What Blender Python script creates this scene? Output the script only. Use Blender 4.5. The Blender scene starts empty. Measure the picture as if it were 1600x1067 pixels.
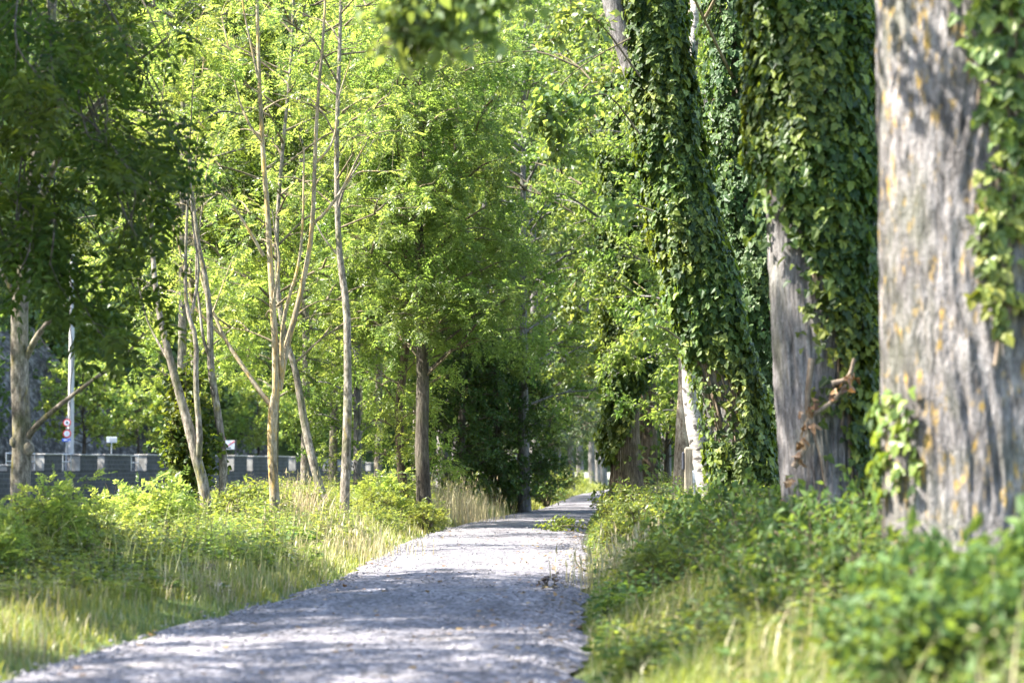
import bpy, math, random
import numpy as np
from math import radians as R, sin, cos, pi
from mathutils import Vector, Matrix

rng = np.random.default_rng(11)
random.seed(5)
S = bpy.context.scene
COL = S.collection

# ------------------------------------------------------------------ camera
F = 3778.0            # focal length in pixels of the 1600 px wide photograph (85 mm on 36 mm)
HOR = 735.0           # horizon row
EYE = 1.5
PITCH = math.atan((HOR - 533.5) / F)
CP, SP = cos(PITCH), sin(PITCH)

def P(px, py, D):
    """point seen at pixel (px,py) at ground distance D ahead"""
    u, v = (px - 800) / F, (533.5 - py) / F
    y, z = CP - v * SP, SP + v * CP
    k = D / y
    return np.array([u * k, D, EYE + z * k])

def X(px, D):
    return (px - 800) / F * D

# ------------------------------------------------------------------ mesh collector
class MB:
    def __init__(self):
        self.v, self.l, self.n, self.m, self.s, self.c = [], [], [], [], [], 0
    def add(self, verts, loops, sizes, mat=0, smooth=False):
        verts = np.asarray(verts, float).reshape(-1, 3)
        self.v.append(verts)
        self.l.append(np.asarray(loops, np.int64).ravel() + self.c)
        sizes = np.asarray(sizes, np.int64).ravel()
        self.n.append(sizes)
        self.m.append(np.full(len(sizes), mat, np.int32))
        self.s.append(np.full(len(sizes), smooth, bool))
        self.c += len(verts)
    def mesh(self, name, mats, origin=(0, 0, 0)):
        me = bpy.data.meshes.new(name)
        v = np.concatenate(self.v) - np.asarray(origin, float)
        l = np.concatenate(self.l); n = np.concatenate(self.n)
        me.vertices.add(len(v)); me.vertices.foreach_set('co', v.astype(np.float32).ravel())
        me.loops.add(len(l)); me.loops.foreach_set('vertex_index', l.astype(np.int32))
        me.polygons.add(len(n))
        st = np.zeros(len(n), np.int32); st[1:] = np.cumsum(n)[:-1]
        me.polygons.foreach_set('loop_start', st)
        me.polygons.foreach_set('loop_total', n.astype(np.int32))
        for mt in mats: me.materials.append(mt)
        me.polygons.foreach_set('material_index', np.concatenate(self.m))
        me.polygons.foreach_set('use_smooth', np.concatenate(self.s))
        me.update(calc_edges=True)
        return me
    def build(self, name, mats, parent=None, origin=(0, 0, 0)):
        if not isinstance(mats, (list, tuple)): mats = [mats]
        me = self.mesh(name, mats, origin)
        o = bpy.data.objects.new(name, me); COL.objects.link(o)
        if parent is not None: o.parent = parent
        else: o.location = origin
        return o

def nrm(a):
    a = np.asarray(a, float)
    return a / np.maximum(np.linalg.norm(a, axis=-1, keepdims=True), 1e-9)

# leaf outlines: x along the leaf, y across, z lift
T_KITE = np.array([(0, 0, 0), (.42, -.5, .10), (1, 0, -.04), (.42, .5, .10)])
T_OVAL = np.array([(0, 0, 0), (.22, -.40, .08), (.62, -.42, .08), (1, 0, -.08), (.62, .42, .08), (.22, .40, .08)])
T_HEART = np.array([(0, 0, 0), (-.06, -.34, .05), (.22, -.52, .08), (.58, -.33, .05), (1, 0, -.10), (.58, .33, .05), (.22, .52, .08), (-.06, .34, .05)])
T_IVY = np.array([(0, 0, 0), (-.10, -.30, .04), (.08, -.56, .0), (.34, -.30, .07), (.58, -.34, .02), (1, 0, -.12), (.58, .34, .02), (.34, .30, .07), (.08, .56, .0), (-.10, .30, .04)])

def leaves(mb, c, d, n, length, width, T=T_KITE, mat=0):
    c = np.asarray(c, float); N = len(c)
    if N == 0: return
    d = nrm(d); n = np.asarray(n, float)
    s = nrm(np.cross(d, n)); n = np.cross(s, d)
    length = np.broadcast_to(np.asarray(length, float), (N,)); width = np.broadcast_to(np.asarray(width, float), (N,))
    k = len(T)
    V = (c[:, None, :] + T[None, :, 0, None] * length[:, None, None] * d[:, None, :]
         + T[None, :, 1, None] * width[:, None, None] * s[:, None, :]
         + T[None, :, 2, None] * length[:, None, None] * n[:, None, :])
    mb.add(V.reshape(-1, 3), np.arange(N * k), np.full(N, k), mat)

def tube(mb, pts, rad, sides=8, mat=0, smooth=True, rfun=None, cap=True):
    pts = np.asarray(pts, float); K = len(pts); rad = np.broadcast_to(np.asarray(rad, float), (K,))
    t = nrm(np.gradient(pts, axis=0))
    ref = np.array([1.0, 0, 0]) if abs(t[:, 0]).mean() < .8 else np.array([0, 0, 1.0])
    a = nrm(ref - t * (t @ ref)[:, None]); b = np.cross(t, a)
    th = np.arange(sides) * 2 * pi / sides
    rr = np.repeat(rad[:, None], sides, 1)
    if rfun is not None: rr = rr * rfun(th[None, :], pts[:, 2][:, None])
    V = pts[:, None, :] + rr[..., None] * (cos_(th)[None, :, None] * a[:, None, :] + sin_(th)[None, :, None] * b[:, None, :])
    i = np.arange(K - 1)[:, None] * sides; j = np.arange(sides)[None, :]; j2 = (j + 1) % sides
    f = np.stack([i + j, i + j2, i + sides + j2, i + sides + j], -1).reshape(-1, 4)
    mb.add(V.reshape(-1, 3), f.ravel(), np.full(len(f), 4), mat, smooth)
    if cap:
        mb.add(V[-1], np.arange(sides), [sides], mat, False)
        mb.add(V[0][::-1], np.arange(sides), [sides], mat, False)
def cos_(x): return np.cos(x)
def sin_(x): return np.sin(x)

def sticks(mb, A, B, ra, rb, mat=0, sag=0.0):
    """many thin three-sided twigs at once, one bend each"""
    A = np.asarray(A, float); B = np.asarray(B, float); N = len(A)
    if N == 0: return
    M = (A + B) / 2 + np.array([0, 0, 1.0]) * sag
    d = nrm(B - A); ref = np.where(np.abs(d[:, 2:3]) > .85, np.array([[1.0, 0, 0]]), np.array([[0, 0, 1.0]]))
    a = nrm(np.cross(d, ref)); b = np.cross(d, a)
    ra = np.broadcast_to(np.asarray(ra, float), (N,)); rb = np.broadcast_to(np.asarray(rb, float), (N,))
    V = []
    for pt, r in ((A, ra), (M, (ra + rb) / 2), (B, rb)):
        for q in range(3):
            V.append(pt + r[:, None] * (cos(q * 2.0944) * a + sin(q * 2.0944) * b))
    V = np.stack(V, 1)
    f = []
    for k in range(2):
        for q in range(3):
            f.append((k * 3 + q, k * 3 + (q + 1) % 3, k * 3 + 3 + (q + 1) % 3, k * 3 + 3 + q))
    f = np.array(f)
    L = (np.arange(N)[:, None, None] * 9 + f[None]).reshape(-1)
    mb.add(V.reshape(-1, 3), L, np.full(N * 6, 4), mat, True)

def box(mb, c, size, mat=0, rz=0.0, bev=0.0):
    c = np.asarray(c, float); h = np.asarray(size, float) / 2
    if bev <= 0:
        v = np.array([(x, y, z) for z in (-1, 1) for y in (-1, 1) for x in (-1, 1)], float) * h
        f = [(0, 2, 3, 1), (4, 5, 7, 6), (0, 1, 5, 4), (2, 6, 7, 3), (0, 4, 6, 2), (1, 3, 7, 5)]
    else:
        v = []; b = bev
        for z, e in ((-h[2], b), (-h[2] + b, 0), (h[2] - b, 0), (h[2], b)):
            x, y = h[0] - e, h[1] - e
            q = b * .7
            v += [(-x + q, -y, z), (x - q, -y, z), (x, -y + q, z), (x, y - q, z), (x - q, y, z), (-x + q, y, z), (-x, y - q, z), (-x, -y + q, z)]
        v = np.array(v, float)
        f = [tuple(range(7, -1, -1)), tuple(range(24, 32))]
        for k in range(3):
            for q in range(8):
                f.append((k * 8 + q, k * 8 + (q + 1) % 8, k * 8 + 8 + (q + 1) % 8, k * 8 + 8 + q))
    M = np.array([(cos(rz), -sin(rz), 0), (sin(rz), cos(rz), 0), (0, 0, 1)])
    v = v @ M.T + c
    mb.add(v, [i for q in f for i in q], [len(q) for q in f], mat)

def spline(pts, n=24):
    """Catmull-Rom through the given points"""
    p = np.asarray(pts, float)
    if len(p) == 2: return p[0] + (p[1] - p[0]) * np.linspace(0, 1, n)[:, None]
    q = np.vstack([2 * p[0] - p[1], p, 2 * p[-1] - p[-2]])
    out = []
    m = len(p) - 1
    for t in np.linspace(0, m - 1e-6, n):
        i = int(t); f = t - i
        a, b, c, d = q[i], q[i + 1], q[i + 2], q[i + 3]
        out.append(.5 * (2 * b + (c - a) * f + (2 * a - 5 * b + 4 * c - d) * f * f + (3 * b - a - 3 * c + d) * f ** 3))
    return np.array(out)

# smooth value noise on arrays
def vnoise(x, y, seed=0):
    x = np.asarray(x, float); y = np.asarray(y, float)
    xi = np.floor(x).astype(np.int64); yi = np.floor(y).astype(np.int64)
    fx = x - xi; fy = y - yi
    fx = fx * fx * (3 - 2 * fx); fy = fy * fy * (3 - 2 * fy)
    def h(i, j):
        n = (i * 374761393 + j * 668265263 + seed * 1442695041) & 0x7fffffff
        n = ((n ^ (n >> 13)) * 1274126177) & 0x7fffffff
        return ((n ^ (n >> 16)) & 0xffff) / 65535.0
    return (h(xi, yi) * (1 - fx) + h(xi + 1, yi) * fx) * (1 - fy) + (h(xi, yi + 1) * (1 - fx) + h(xi + 1, yi + 1) * fx) * fy
def fbm(x, y, seed=0, o=3):
    return sum(vnoise(np.asarray(x) * 2 ** k, np.asarray(y) * 2 ** k, seed + k) * .5 ** (k + 1) for k in range(o)) / (1 - .5 ** o)

# ------------------------------------------------------------------ labels
def tag(o, label=None, cat=None, group=None, kind=None):
    if label: o['label'] = label
    if cat: o['category'] = cat
    if group: o['group'] = group
    if kind: o['kind'] = kind
    return o
def thing(name, label, cat, loc=(0, 0, 0), group=None):
    o = bpy.data.objects.new(name, None); COL.objects.link(o)
    o.location = loc; o.empty_display_size = .2
    return tag(o, label, cat, group)
def dup(root, loc, rz=0.0, sc=1.0, label=None, group=None):
    r = root.copy(); COL.objects.link(r)
    r.location = loc; r.rotation_euler = (0, 0, rz)
    r.scale = (sc, sc, sc) if np.isscalar(sc) else sc
    if label: r['label'] = label
    if group: r['group'] = group
    for ch in list(root.children):
        c = ch.copy(); COL.objects.link(c); c.parent = r
        for g in list(ch.children):
            d = g.copy(); COL.objects.link(d); d.parent = c
    return r

# ------------------------------------------------------------------ materials
def newmat(name):
    m = bpy.data.materials.new(name); m.use_nodes = True
    nt = m.node_tree; nt.nodes.clear()
    out = nt.nodes.new('ShaderNodeOutputMaterial')
    return m, nt, out
def node(nt, typ, **kw):
    n = nt.nodes.new(typ)
    for k, v in kw.items():
        if k == 'inp':
            for a, b in v.items(): n.inputs[a].default_value = b
        else: setattr(n, k, v)
    return n
def ramp(nt, stops, interp='LINEAR'):
    n = nt.nodes.new('ShaderNodeValToRGB'); cr = n.color_ramp; cr.interpolation = interp
    while len(cr.elements) > 1: cr.elements.remove(cr.elements[0])
    cr.elements[0].position = stops[0][0]; cr.elements[0].color = (*stops[0][1], 1)
    for p, c in stops[1:]:
        e = cr.elements.new(p); e.color = (*c, 1)
    return n
def noise(nt, scale, detail=3, rough=.55, vec=None, mapping=None):
    n = node(nt, 'ShaderNodeTexNoise', inp={'Scale': scale, 'Detail': detail, 'Roughness': rough})
    if mapping is not None:
        tc = node(nt, 'ShaderNodeTexCoord'); mp = node(nt, 'ShaderNodeMapping'); mp.inputs['Scale'].default_value = mapping
        nt.links.new(tc.outputs['Object'], mp.inputs[0]); nt.links.new(mp.outputs[0], n.inputs['Vector'])
    elif vec is not None: nt.links.new(vec, n.inputs['Vector'])
    return n
def mixc(nt, a, b, fac, blend='MIX'):
    m = node(nt, 'ShaderNodeMix', data_type='RGBA', blend_type=blend)
    for sock, v in ((6, a), (7, b), (0, fac)):
        if isinstance(v, (int, float)): m.inputs[sock].default_value = v
        elif isinstance(v, tuple): m.inputs[sock].default_value = (*v, 1)
        else: nt.links.new(v, m.inputs[sock])
    return m.outputs[2]

def leaf_mat(name, cols, trans, tf=.45, rough=.42, spec=.35):
    """cols: dark..light reflectances, trans: light that passes through"""
    m, nt, out = newmat(name)
    g = node(nt, 'ShaderNodeNewGeometry')
    rp = ramp(nt, [(i / (len(cols) - 1), c) for i, c in enumerate(cols)])
    nt.links.new(g.outputs['Random Per Island'], rp.inputs[0])
    tc = node(nt, 'ShaderNodeTexCoord')
    nz = noise(nt, .55, 2, .5, tc.outputs['Object'])
    hs = node(nt, 'ShaderNodeHueSaturation')
    mr = node(nt, 'ShaderNodeMapRange', inp={1: .3, 2: .7, 3: .475, 4: .525}); nt.links.new(nz.outputs[0], mr.inputs[0])
    nt.links.new(mr.outputs[0], hs.inputs['Hue']); nt.links.new(rp.outputs[0], hs.inputs['Color'])
    p = node(nt, 'ShaderNodeBsdfPrincipled', inp={'Roughness': rough, 'Specular IOR Level': spec})
    nt.links.new(hs.outputs[0], p.inputs['Base Color'])
    tr = node(nt, 'ShaderNodeBsdfTranslucent')
    hs2 = node(nt, 'ShaderNodeHueSaturation', inp={'Color': (*trans, 1)})
    mr2 = node(nt, 'ShaderNodeMapRange', inp={1: 0, 2: 1, 3: .6, 4: 1.35}); nt.links.new(g.outputs['Random Per Island'], mr2.inputs[0])
    nt.links.new(mr2.outputs[0], hs2.inputs['Value']); nt.links.new(mr.outputs[0], hs2.inputs['Hue'])
    nt.links.new(hs2.outputs[0], tr.inputs['Color'])
    mx = node(nt, 'ShaderNodeMixShader', inp={0: tf})
    nt.links.new(p.outputs[0], mx.inputs[1]); nt.links.new(tr.outputs[0], mx.inputs[2])
    nt.links.new(mx.outputs[0], out.inputs[0])
    return m

def bark_mat(name, dark, light, scale=(9, 9, 1.3), nscale=3.0, bump=.6, dist=.03, extra=None, green=0.0, extra_t=(.62, .70), extra_map=(3.5, 3.5, 1.1)):
    m, nt, out = newmat(name)
    a = noise(nt, nscale, 5, .62, mapping=scale)
    b = noise(nt, nscale * .3, 3, .5, mapping=(2.5, 2.5, 1.2))
    rp = ramp(nt, [(.30, dark), (.50, tuple((d + l) / 2 for d, l in zip(dark, light))), (.66, light)])
    nt.links.new(a.outputs[0], rp.inputs[0])
    rb = ramp(nt, [(.35, (.42, .40, .38)), (.52, (.9, .9, .88)), (.65, (1.22, 1.2, 1.16))]); nt.links.new(b.outputs[0], rb.inputs[0])
    c = mixc(nt, rp.outputs[0], rb.outputs[0], .8, 'MULTIPLY')
    if green > 0:
        gn = noise(nt, 1.6, 3, .6, mapping=(1.6, 1.6, .8)); rg = ramp(nt, [(.5, (0, 0, 0)), (.68, (green,) * 3)]); nt.links.new(gn.outputs[0], rg.inputs[0])
        c = mixc(nt, c, (.09, .11, .03), rg.outputs[0])
    if extra is not None:
        en = noise(nt, 2.2, 4, .6, mapping=extra_map); re = ramp(nt, [(extra_t[0], (0, 0, 0)), (extra_t[1], (.85,) * 3)]); nt.links.new(en.outputs[0], re.inputs[0])
        c = mixc(nt, c, extra, re.outputs[0])
    p = node(nt, 'ShaderNodeBsdfPrincipled', inp={'Roughness': .9, 'Specular IOR Level': .15})
    nt.links.new(c, p.inputs['Base Color'])
    fn = noise(nt, nscale * 1.3, 4, .65, mapping=(scale[0] * 2.2, scale[1] * 2.2, scale[2] * 5))
    rf_ = ramp(nt, [(.32, (.62, .60, .58)), (.6, (1.12, 1.12, 1.12))]); nt.links.new(fn.outputs[0], rf_.inputs[0])
    c = mixc(nt, c, rf_.outputs[0], .85, 'MULTIPLY'); nt.links.new(c, p.inputs['Base Color'])
    bp0 = node(nt, 'ShaderNodeBump', inp={'Strength': bump * .8, 'Distance': dist * .5}); nt.links.new(fn.outputs[0], bp0.inputs['Height'])
    bp = node(nt, 'ShaderNodeBump', inp={'Strength': bump, 'Distance': dist}); nt.links.new(a.outputs[0], bp.inputs['Height']); nt.links.new(bp0.outputs[0], bp.inputs['Normal'])
    nt.links.new(bp.outputs[0], p.inputs['Normal']); nt.links.new(p.outputs[0], out.inputs[0])
    return m

def plain(name, col, rough=.6, metal=0.0, var=.25, sc=6.0, bump=0.0):
    m, nt, out = newmat(name)
    n = noise(nt, sc, 4, .6, mapping=(1, 1, 1))
    rp = ramp(nt, [(.3, tuple(c * (1 - var) for c in col)), (.7, tuple(min(1, c * (1 + var)) for c in col))]); nt.links.new(n.outputs[0], rp.inputs[0])
    p = node(nt, 'ShaderNodeBsdfPrincipled', inp={'Roughness': rough, 'Metallic': metal})
    nt.links.new(rp.outputs[0], p.inputs['Base Color'])
    if bump > 0:
        bp = node(nt, 'ShaderNodeBump', inp={'Strength': bump, 'Distance': .05}); nt.links.new(n.outputs[0], bp.inputs['Height']); nt.links.new(bp.outputs[0], p.inputs['Normal'])
    nt.links.new(p.outputs[0], out.inputs[0])
    return m

M = {}
M['robinia'] = leaf_mat('robinia_leaf', [(.050, .086, .018), (.085, .130, .028), (.135, .175, .045)], (.43, .53, .085), .53, .38, .45)
M['ash'] = leaf_mat('ash_leaf', [(.017, .034, .006), (.032, .056, .009), (.060, .088, .014)], (.11, .155, .013), .40, .55, .15)
M['poplar'] = leaf_mat('poplar_leaf', [(.040, .075, .022), (.065, .105, .030), (.120, .155, .060)], (.30, .37, .055), .46, .42, .4)
M['mid'] = leaf_mat('soft_leaf', [(.045, .078, .018), (.078, .112, .024), (.13, .16, .045)], (.29, .40, .065), .48, .42, .4)
M['willow'] = leaf_mat('willow_leaf', [(.055, .085, .045), (.085, .120, .065), (.13, .165, .10)], (.16, .22, .06), .35)
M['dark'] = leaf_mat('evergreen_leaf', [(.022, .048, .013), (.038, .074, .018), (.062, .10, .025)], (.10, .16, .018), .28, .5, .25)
M['ivy'] = leaf_mat('ivy_leaf', [(.010, .026, .006), (.032, .060, .010), (.120, .150, .022)], (.20, .26, .02), .28, .5, .22)
M['ivy_light'] = leaf_mat('ivy_sunlit_tint', [(.08, .14, .03), (.13, .19, .04), (.20, .22, .04)], (.24, .30, .03), .40, .45, .4)  # brighter ivy copy: sunlight on the leaves is put into this colour
M['weed'] = leaf_mat('weed_leaf', [(.055, .09, .018), (.095, .135, .028), (.16, .185, .05)], (.32, .36, .045), .45)
M['bramble'] = leaf_mat('bramble_leaf', [(.030, .066, .018), (.050, .095, .024), (.085, .13, .04)], (.18, .25, .03), .38, .55, .2)
M['grass'] = leaf_mat('grass_blade', [(.085, .12, .022), (.14, .17, .032), (.24, .23, .08)], (.33, .34, .05), .40)
M['straw'] = leaf_mat('straw_blade', [(.25, .20, .10), (.36, .30, .16), (.45, .40, .25)], (.35, .30, .15), .35)
M['dead'] = leaf_mat('dead_leaf', [(.09, .05, .02), (.18, .11, .05), (.32, .22, .09)], (.20, .12, .03), .25)
M['wood'] = leaf_mat('hill_leaf', [(.030, .062, .020), (.055, .092, .026), (.10, .14, .04)], (.18, .25, .035), .42)
M['bark_poplar'] = bark_mat('poplar_bark', (.05, .046, .046), (.30, .282, .28), (9, 9, 2.4), 2.4, 1.0, .06, (.40, .26, .06), .25, (.565, .68), (6, 6, 2.2))
M['bark_grey'] = bark_mat('grey_bark', (.055, .05, .05), (.27, .255, .255), (10, 10, 1.5), 2.6, .8, .04, None, .2)
M['bark_warm'] = bark_mat('warm_bark', (.15, .12, .08), (.42, .36, .26), (8, 8, 3), 3, .4, .015, (.42, .27, .07), .15, (.50, .66), (5, 5, .8))
M['bark_mid'] = bark_mat('mid_bark', (.035, .028, .020), (.34, .30, .25), (9, 9, 3.5), 2.2, .6, .02, (.3, .24, .06), .5, (.60, .75))
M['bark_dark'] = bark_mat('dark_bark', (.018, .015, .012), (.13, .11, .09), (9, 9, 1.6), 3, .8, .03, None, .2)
M['bark_brown'] = bark_mat('brown_bark', (.04, .028, .02), (.20, .15, .11), (8, 8, 1.0), 3, .9, .04, None, .2)
M['bark_tan'] = bark_mat('tan_bark', (.14, .10, .07), (.48, .41, .33), (6, 6, 2.5), 2.4, .8, .03)
M['bark_birch'] = bark_mat('birch_bark', (.16, .14, .125), (.46, .44, .42), (3, 3, 9), 2.0, .3, .02, (.02, .018, .016), 0, (.57, .61), (2.2, 2.2, 4.0))
M['twig'] = bark_mat('twig_bark', (.07, .055, .035), (.24, .20, .13), (9, 9, 3), 3, .2, .01)
M['twig_pale'] = bark_mat('pale_twig_bark', (.24, .18, .10), (.48, .40, .26), (9, 9, 3), 3, .2, .01)
M['vine'] = bark_mat('vine_bark', (.10, .07, .05), (.30, .24, .18), (12, 12, 3), 3, .3, .01)
M['dry_timber'] = bark_mat('weathered_timber', (.20, .17, .13), (.42, .38, .31), (14, 14, .8), 3, .4, .01)
M['steel'] = plain('galvanised_steel', (.35, .36, .38), .45, .6, .15)
M['concrete'] = plain('concrete', (.38, .37, .36), .85, 0, .15, 3)
M['white'] = plain('white_sign_face', (.72, .72, .72), .4, 0, .05)
M['red'] = plain('red_sign_paint', (.55, .03, .035), .4, 0, .08)
M['blue'] = plain('blue_sign_paint', (.03, .10, .50), .4, 0, .08)
M['black'] = plain('black_paint', (.015, .015, .017), .5, 0, .1)
M['rubber'] = plain('dark_plastic', (.03, .032, .045), .5, 0, .1)
M['grey_box'] = plain('grey_plastic', (.45, .48, .52), .5, 0, .08)
M['stone'] = plain('pale_stone', (.40, .38, .35), .9, 0, .3, 5, .5)
M['coping'] = plain('coping_stone', (.24, .23, .21), .9, 0, .45, 1.5, .3)

def wall_material():
    m, nt, out = newmat('blue_stone_masonry')
    tc = node(nt, 'ShaderNodeTexCoord'); sp = node(nt, 'ShaderNodeSeparateXYZ'); cb = node(nt, 'ShaderNodeCombineXYZ')
    nt.links.new(tc.outputs['Object'], sp.inputs[0]); nt.links.new(sp.outputs[0], cb.inputs[0]); nt.links.new(sp.outputs[2], cb.inputs[1])
    br = node(nt, 'ShaderNodeTexBrick', inp={'Scale': 1.0, 'Mortar Size': .035, 'Brick Width': .62, 'Row Height': .27, 'Mortar Smooth': .3, 'Bias': -.1,
              'Color1': (.010, .0105, .016, 1), 'Color2': (.030, .030, .043, 1), 'Mortar': (.055, .054, .060, 1)})
    nt.links.new(cb.outputs[0], br.inputs['Vector'])
    n = noise(nt, .6, 6, .7, mapping=(1, 1, .35)); rp = ramp(nt, [(.34, (.35, .35, .38)), (.52, (1, 1, 1)), (.66, (2.0, 1.95, 1.8))]); nt.links.new(n.outputs[0], rp.inputs[0])
    c = mixc(nt, br.outputs[0], rp.outputs[0], .8, 'MULTIPLY')
    p = node(nt, 'ShaderNodeBsdfPrincipled', inp={'Roughness': .75}); nt.links.new(c, p.inputs['Base Color'])
    bp = node(nt, 'ShaderNodeBump', inp={'Strength': .8, 'Distance': .05}); bp.invert = True
    nt.links.new(br.outputs['Fac'], bp.inputs['Height']); nt.links.new(bp.outputs[0], p.inputs['Normal'])
    nt.links.new(p.outputs[0], out.inputs[0]); return m
M['wall'] = wall_material()

def gravel_material():
    m, nt, out = newmat('grey_gravel')
    tc = node(nt, 'ShaderNodeTexCoord')
    v = node(nt, 'ShaderNodeTexVoronoi', inp={'Scale': 27.0, 'Randomness': 1.0}); nt.links.new(tc.outputs['Object'], v.inputs[0])
    v2 = node(nt, 'ShaderNodeTexVoronoi', inp={'Scale': 12.0, 'Randomness': 1.0}); nt.links.new(tc.outputs['Object'], v2.inputs[0])
    rp = ramp(nt, [(0, (.020, .019, .022)), (.5, (.106, .100, .108)), (1, (.35, .335, .35))]); nt.links.new(v.outputs['Color'], rp.inputs[0])
    rp2 = ramp(nt, [(0, (.70, .70, .72)), (1, (1.25, 1.25, 1.25))]); nt.links.new(v2.outputs['Color'], rp2.inputs[0])
    c = mixc(nt, rp.outputs[0], rp2.outputs[0], .6, 'MULTIPLY')
    n = noise(nt, .7, 4, .6, mapping=(1.6, .5, 1)); r3 = ramp(nt, [(.3, (.74, .74, .77)), (.7, (1.18, 1.17, 1.16))]); nt.links.new(n.outputs[0], r3.inputs[0])
    c = mixc(nt, c, r3.outputs[0], .8, 'MULTIPLY')
    n2 = noise(nt, 1.4, 5, .65, mapping=(1, .8, 1)); r4 = ramp(nt, [(.60, (0, 0, 0)), (.72, (.45,) * 3)]); nt.links.new(n2.outputs[0], r4.inputs[0])
    c = mixc(nt, c, (.19, .165, .12), r4.outputs[0])
    n4 = noise(nt, 1.0, 5, .7, mapping=(2.2, .35, 1)); r5 = ramp(nt, [(.36, (.66, .64, .63)), (.5, (1, 1, 1)), (.64, (1.22, 1.2, 1.17))]); nt.links.new(n4.outputs[0], r5.inputs[0])
    c = mixc(nt, c, r5.outputs[0], .8, 'MULTIPLY')
    n5 = noise(nt, 60, 2, .6, mapping=(1, 1, 1)); r6 = ramp(nt, [(.35, (.6, .6, .6)), (.65, (1.35, 1.35, 1.35))]); nt.links.new(n5.outputs[0], r6.inputs[0])
    c = mixc(nt, c, r6.outputs[0], .7, 'MULTIPLY')
    p = node(nt, 'ShaderNodeBsdfPrincipled', inp={'Roughness': .85, 'Specular IOR Level': .25}); nt.links.new(c, p.inputs['Base Color'])
    bp = node(nt, 'ShaderNodeBump', inp={'Strength': .9, 'Distance': .02}); nt.links.new(v.outputs['Distance'], bp.inputs['Height']); bp.invert = True
    nt.links.new(bp.outputs[0], p.inputs['Normal']); nt.links.new(p.outputs[0], out.inputs[0]); return m
M['gravel'] = gravel_material()

def soil_material(name='verge_soil', a=(.05, .06, .02), b=(.13, .12, .06), c3=(.10, .14, .04)):
    m, nt, out = newmat(name)
    n = noise(nt, 1.2, 6, .65, mapping=(1, 1, 1)); rp = ramp(nt, [(.3, a), (.52, c3), (.7, b)]); nt.links.new(n.outputs[0], rp.inputs[0])
    p = node(nt, 'ShaderNodeBsdfPrincipled', inp={'Roughness': .95, 'Specular IOR Level': .1}); nt.links.new(rp.outputs[0], p.inputs['Base Color'])
    n2 = noise(nt, 14, 4, .7, mapping=(1, 1, 1))
    bp = node(nt, 'ShaderNodeBump', inp={'Strength': .8, 'Distance': .06}); nt.links.new(n2.outputs[0], bp.inputs['Height'])
    nt.links.new(bp.outputs[0], p.inputs['Normal']); nt.links.new(p.outputs[0], out.inputs[0]); return m
M['soil'] = soil_material()
M['hill'] = soil_material('hill_soil', (.03, .04, .015), (.09, .09, .04), (.05, .07, .02))

def rock_material():
    m, nt, out = newmat('grey_cliff_rock')
    n = noise(nt, 1.1, 8, .75, mapping=(1, 1, 1.6)); rp = ramp(nt, [(.36, (.018, .016, .013)), (.5, (.085, .078, .068)), (.64, (.34, .32, .29))]); nt.links.new(n.outputs[0], rp.inputs[0])
    p = node(nt, 'ShaderNodeBsdfPrincipled', inp={'Roughness': .9}); nt.links.new(rp.outputs[0], p.inputs['Base Color'])
    bp = node(nt, 'ShaderNodeBump', inp={'Strength': 1.0, 'Distance': .6}); nt.links.new(n.outputs[0], bp.inputs['Height'])
    nt.links.new(bp.outputs[0], p.inputs['Normal']); nt.links.new(p.outputs[0], out.inputs[0]); return m
M['rock'] = rock_material()

def water_material():
    m, nt, out = newmat('river_water')
    p = node(nt, 'ShaderNodeBsdfPrincipled', inp={'Base Color': (.035, .045, .035, 1), 'Roughness': .06, 'Specular IOR Level': .6, 'IOR': 1.33})
    n = noise(nt, 1.0, 3, .6, mapping=(1.5, 1.5, 1)); bp = node(nt, 'ShaderNodeBump', inp={'Strength': .25, 'Distance': .05})
    nt.links.new(n.outputs[0], bp.inputs['Height']); nt.links.new(bp.outputs[0], p.inputs['Normal']); nt.links.new(p.outputs[0], out.inputs[0]); return m
M['water'] = water_material()

# ------------------------------------------------------------------ ground, path, river
PD = np.array([2, 10, 17, 21.4, 28, 34, 49, 67, 87, 103, 142, 200, 260])
PL_ = np.array([-3.9, -3.85, -3.55, -3.2, -2.55, -2.25, -2.15, -1.25, .75, 1.75, 3.7, 8.6, 16.0])
PR_ = np.array([.15, .22, .42, .58, .82, 1.02, 1.42, 2.05, 3.5, 4.7, 6.6, 11.8, 19.5])
def pl(y): return np.interp(y, PD, PL_)
def pr(y): return np.interp(y, PD, PR_)
def sm(t): t = np.clip(t, 0, 1); return t * t * (3 - 2 * t)
WATER = -2.7
W0 = np.array([-31.0, 110.0]); W1 = np.array([-9.5, 240.0])
WD = (W1 - W0) / np.linalg.norm(W1 - W0); WN = np.array([-WD[1], WD[0]])     # WN points away from the river
def wall_d(x, y): return (np.asarray(x) - W0[0]) * WN[0] + (np.asarray(y) - W0[1]) * WN[1]
def gz(x, y):
    x = np.asarray(x, float); y = np.asarray(y, float)
    dl = pl(y) - x; dr = x - pr(y)
    z = .05 + .0 * x
    bank = sm((dl - 5.2) / 6.5) * 4.6 * sm((235 - y) / 30)
    z = z - bank
    z = z + .16 * sm(dl / 1.2) * (dl > 0) + .30 * sm(dr / 2.2) * (dr > 0)
    off = np.maximum(np.maximum(dl, dr), 0)
    z = z + (fbm(x * .6, y * .6, 3) - .5) * .25 * sm(off / 1.5)
    z = z - .10 * sm(1 - off / .25) * (off < .25)
    return z

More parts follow.
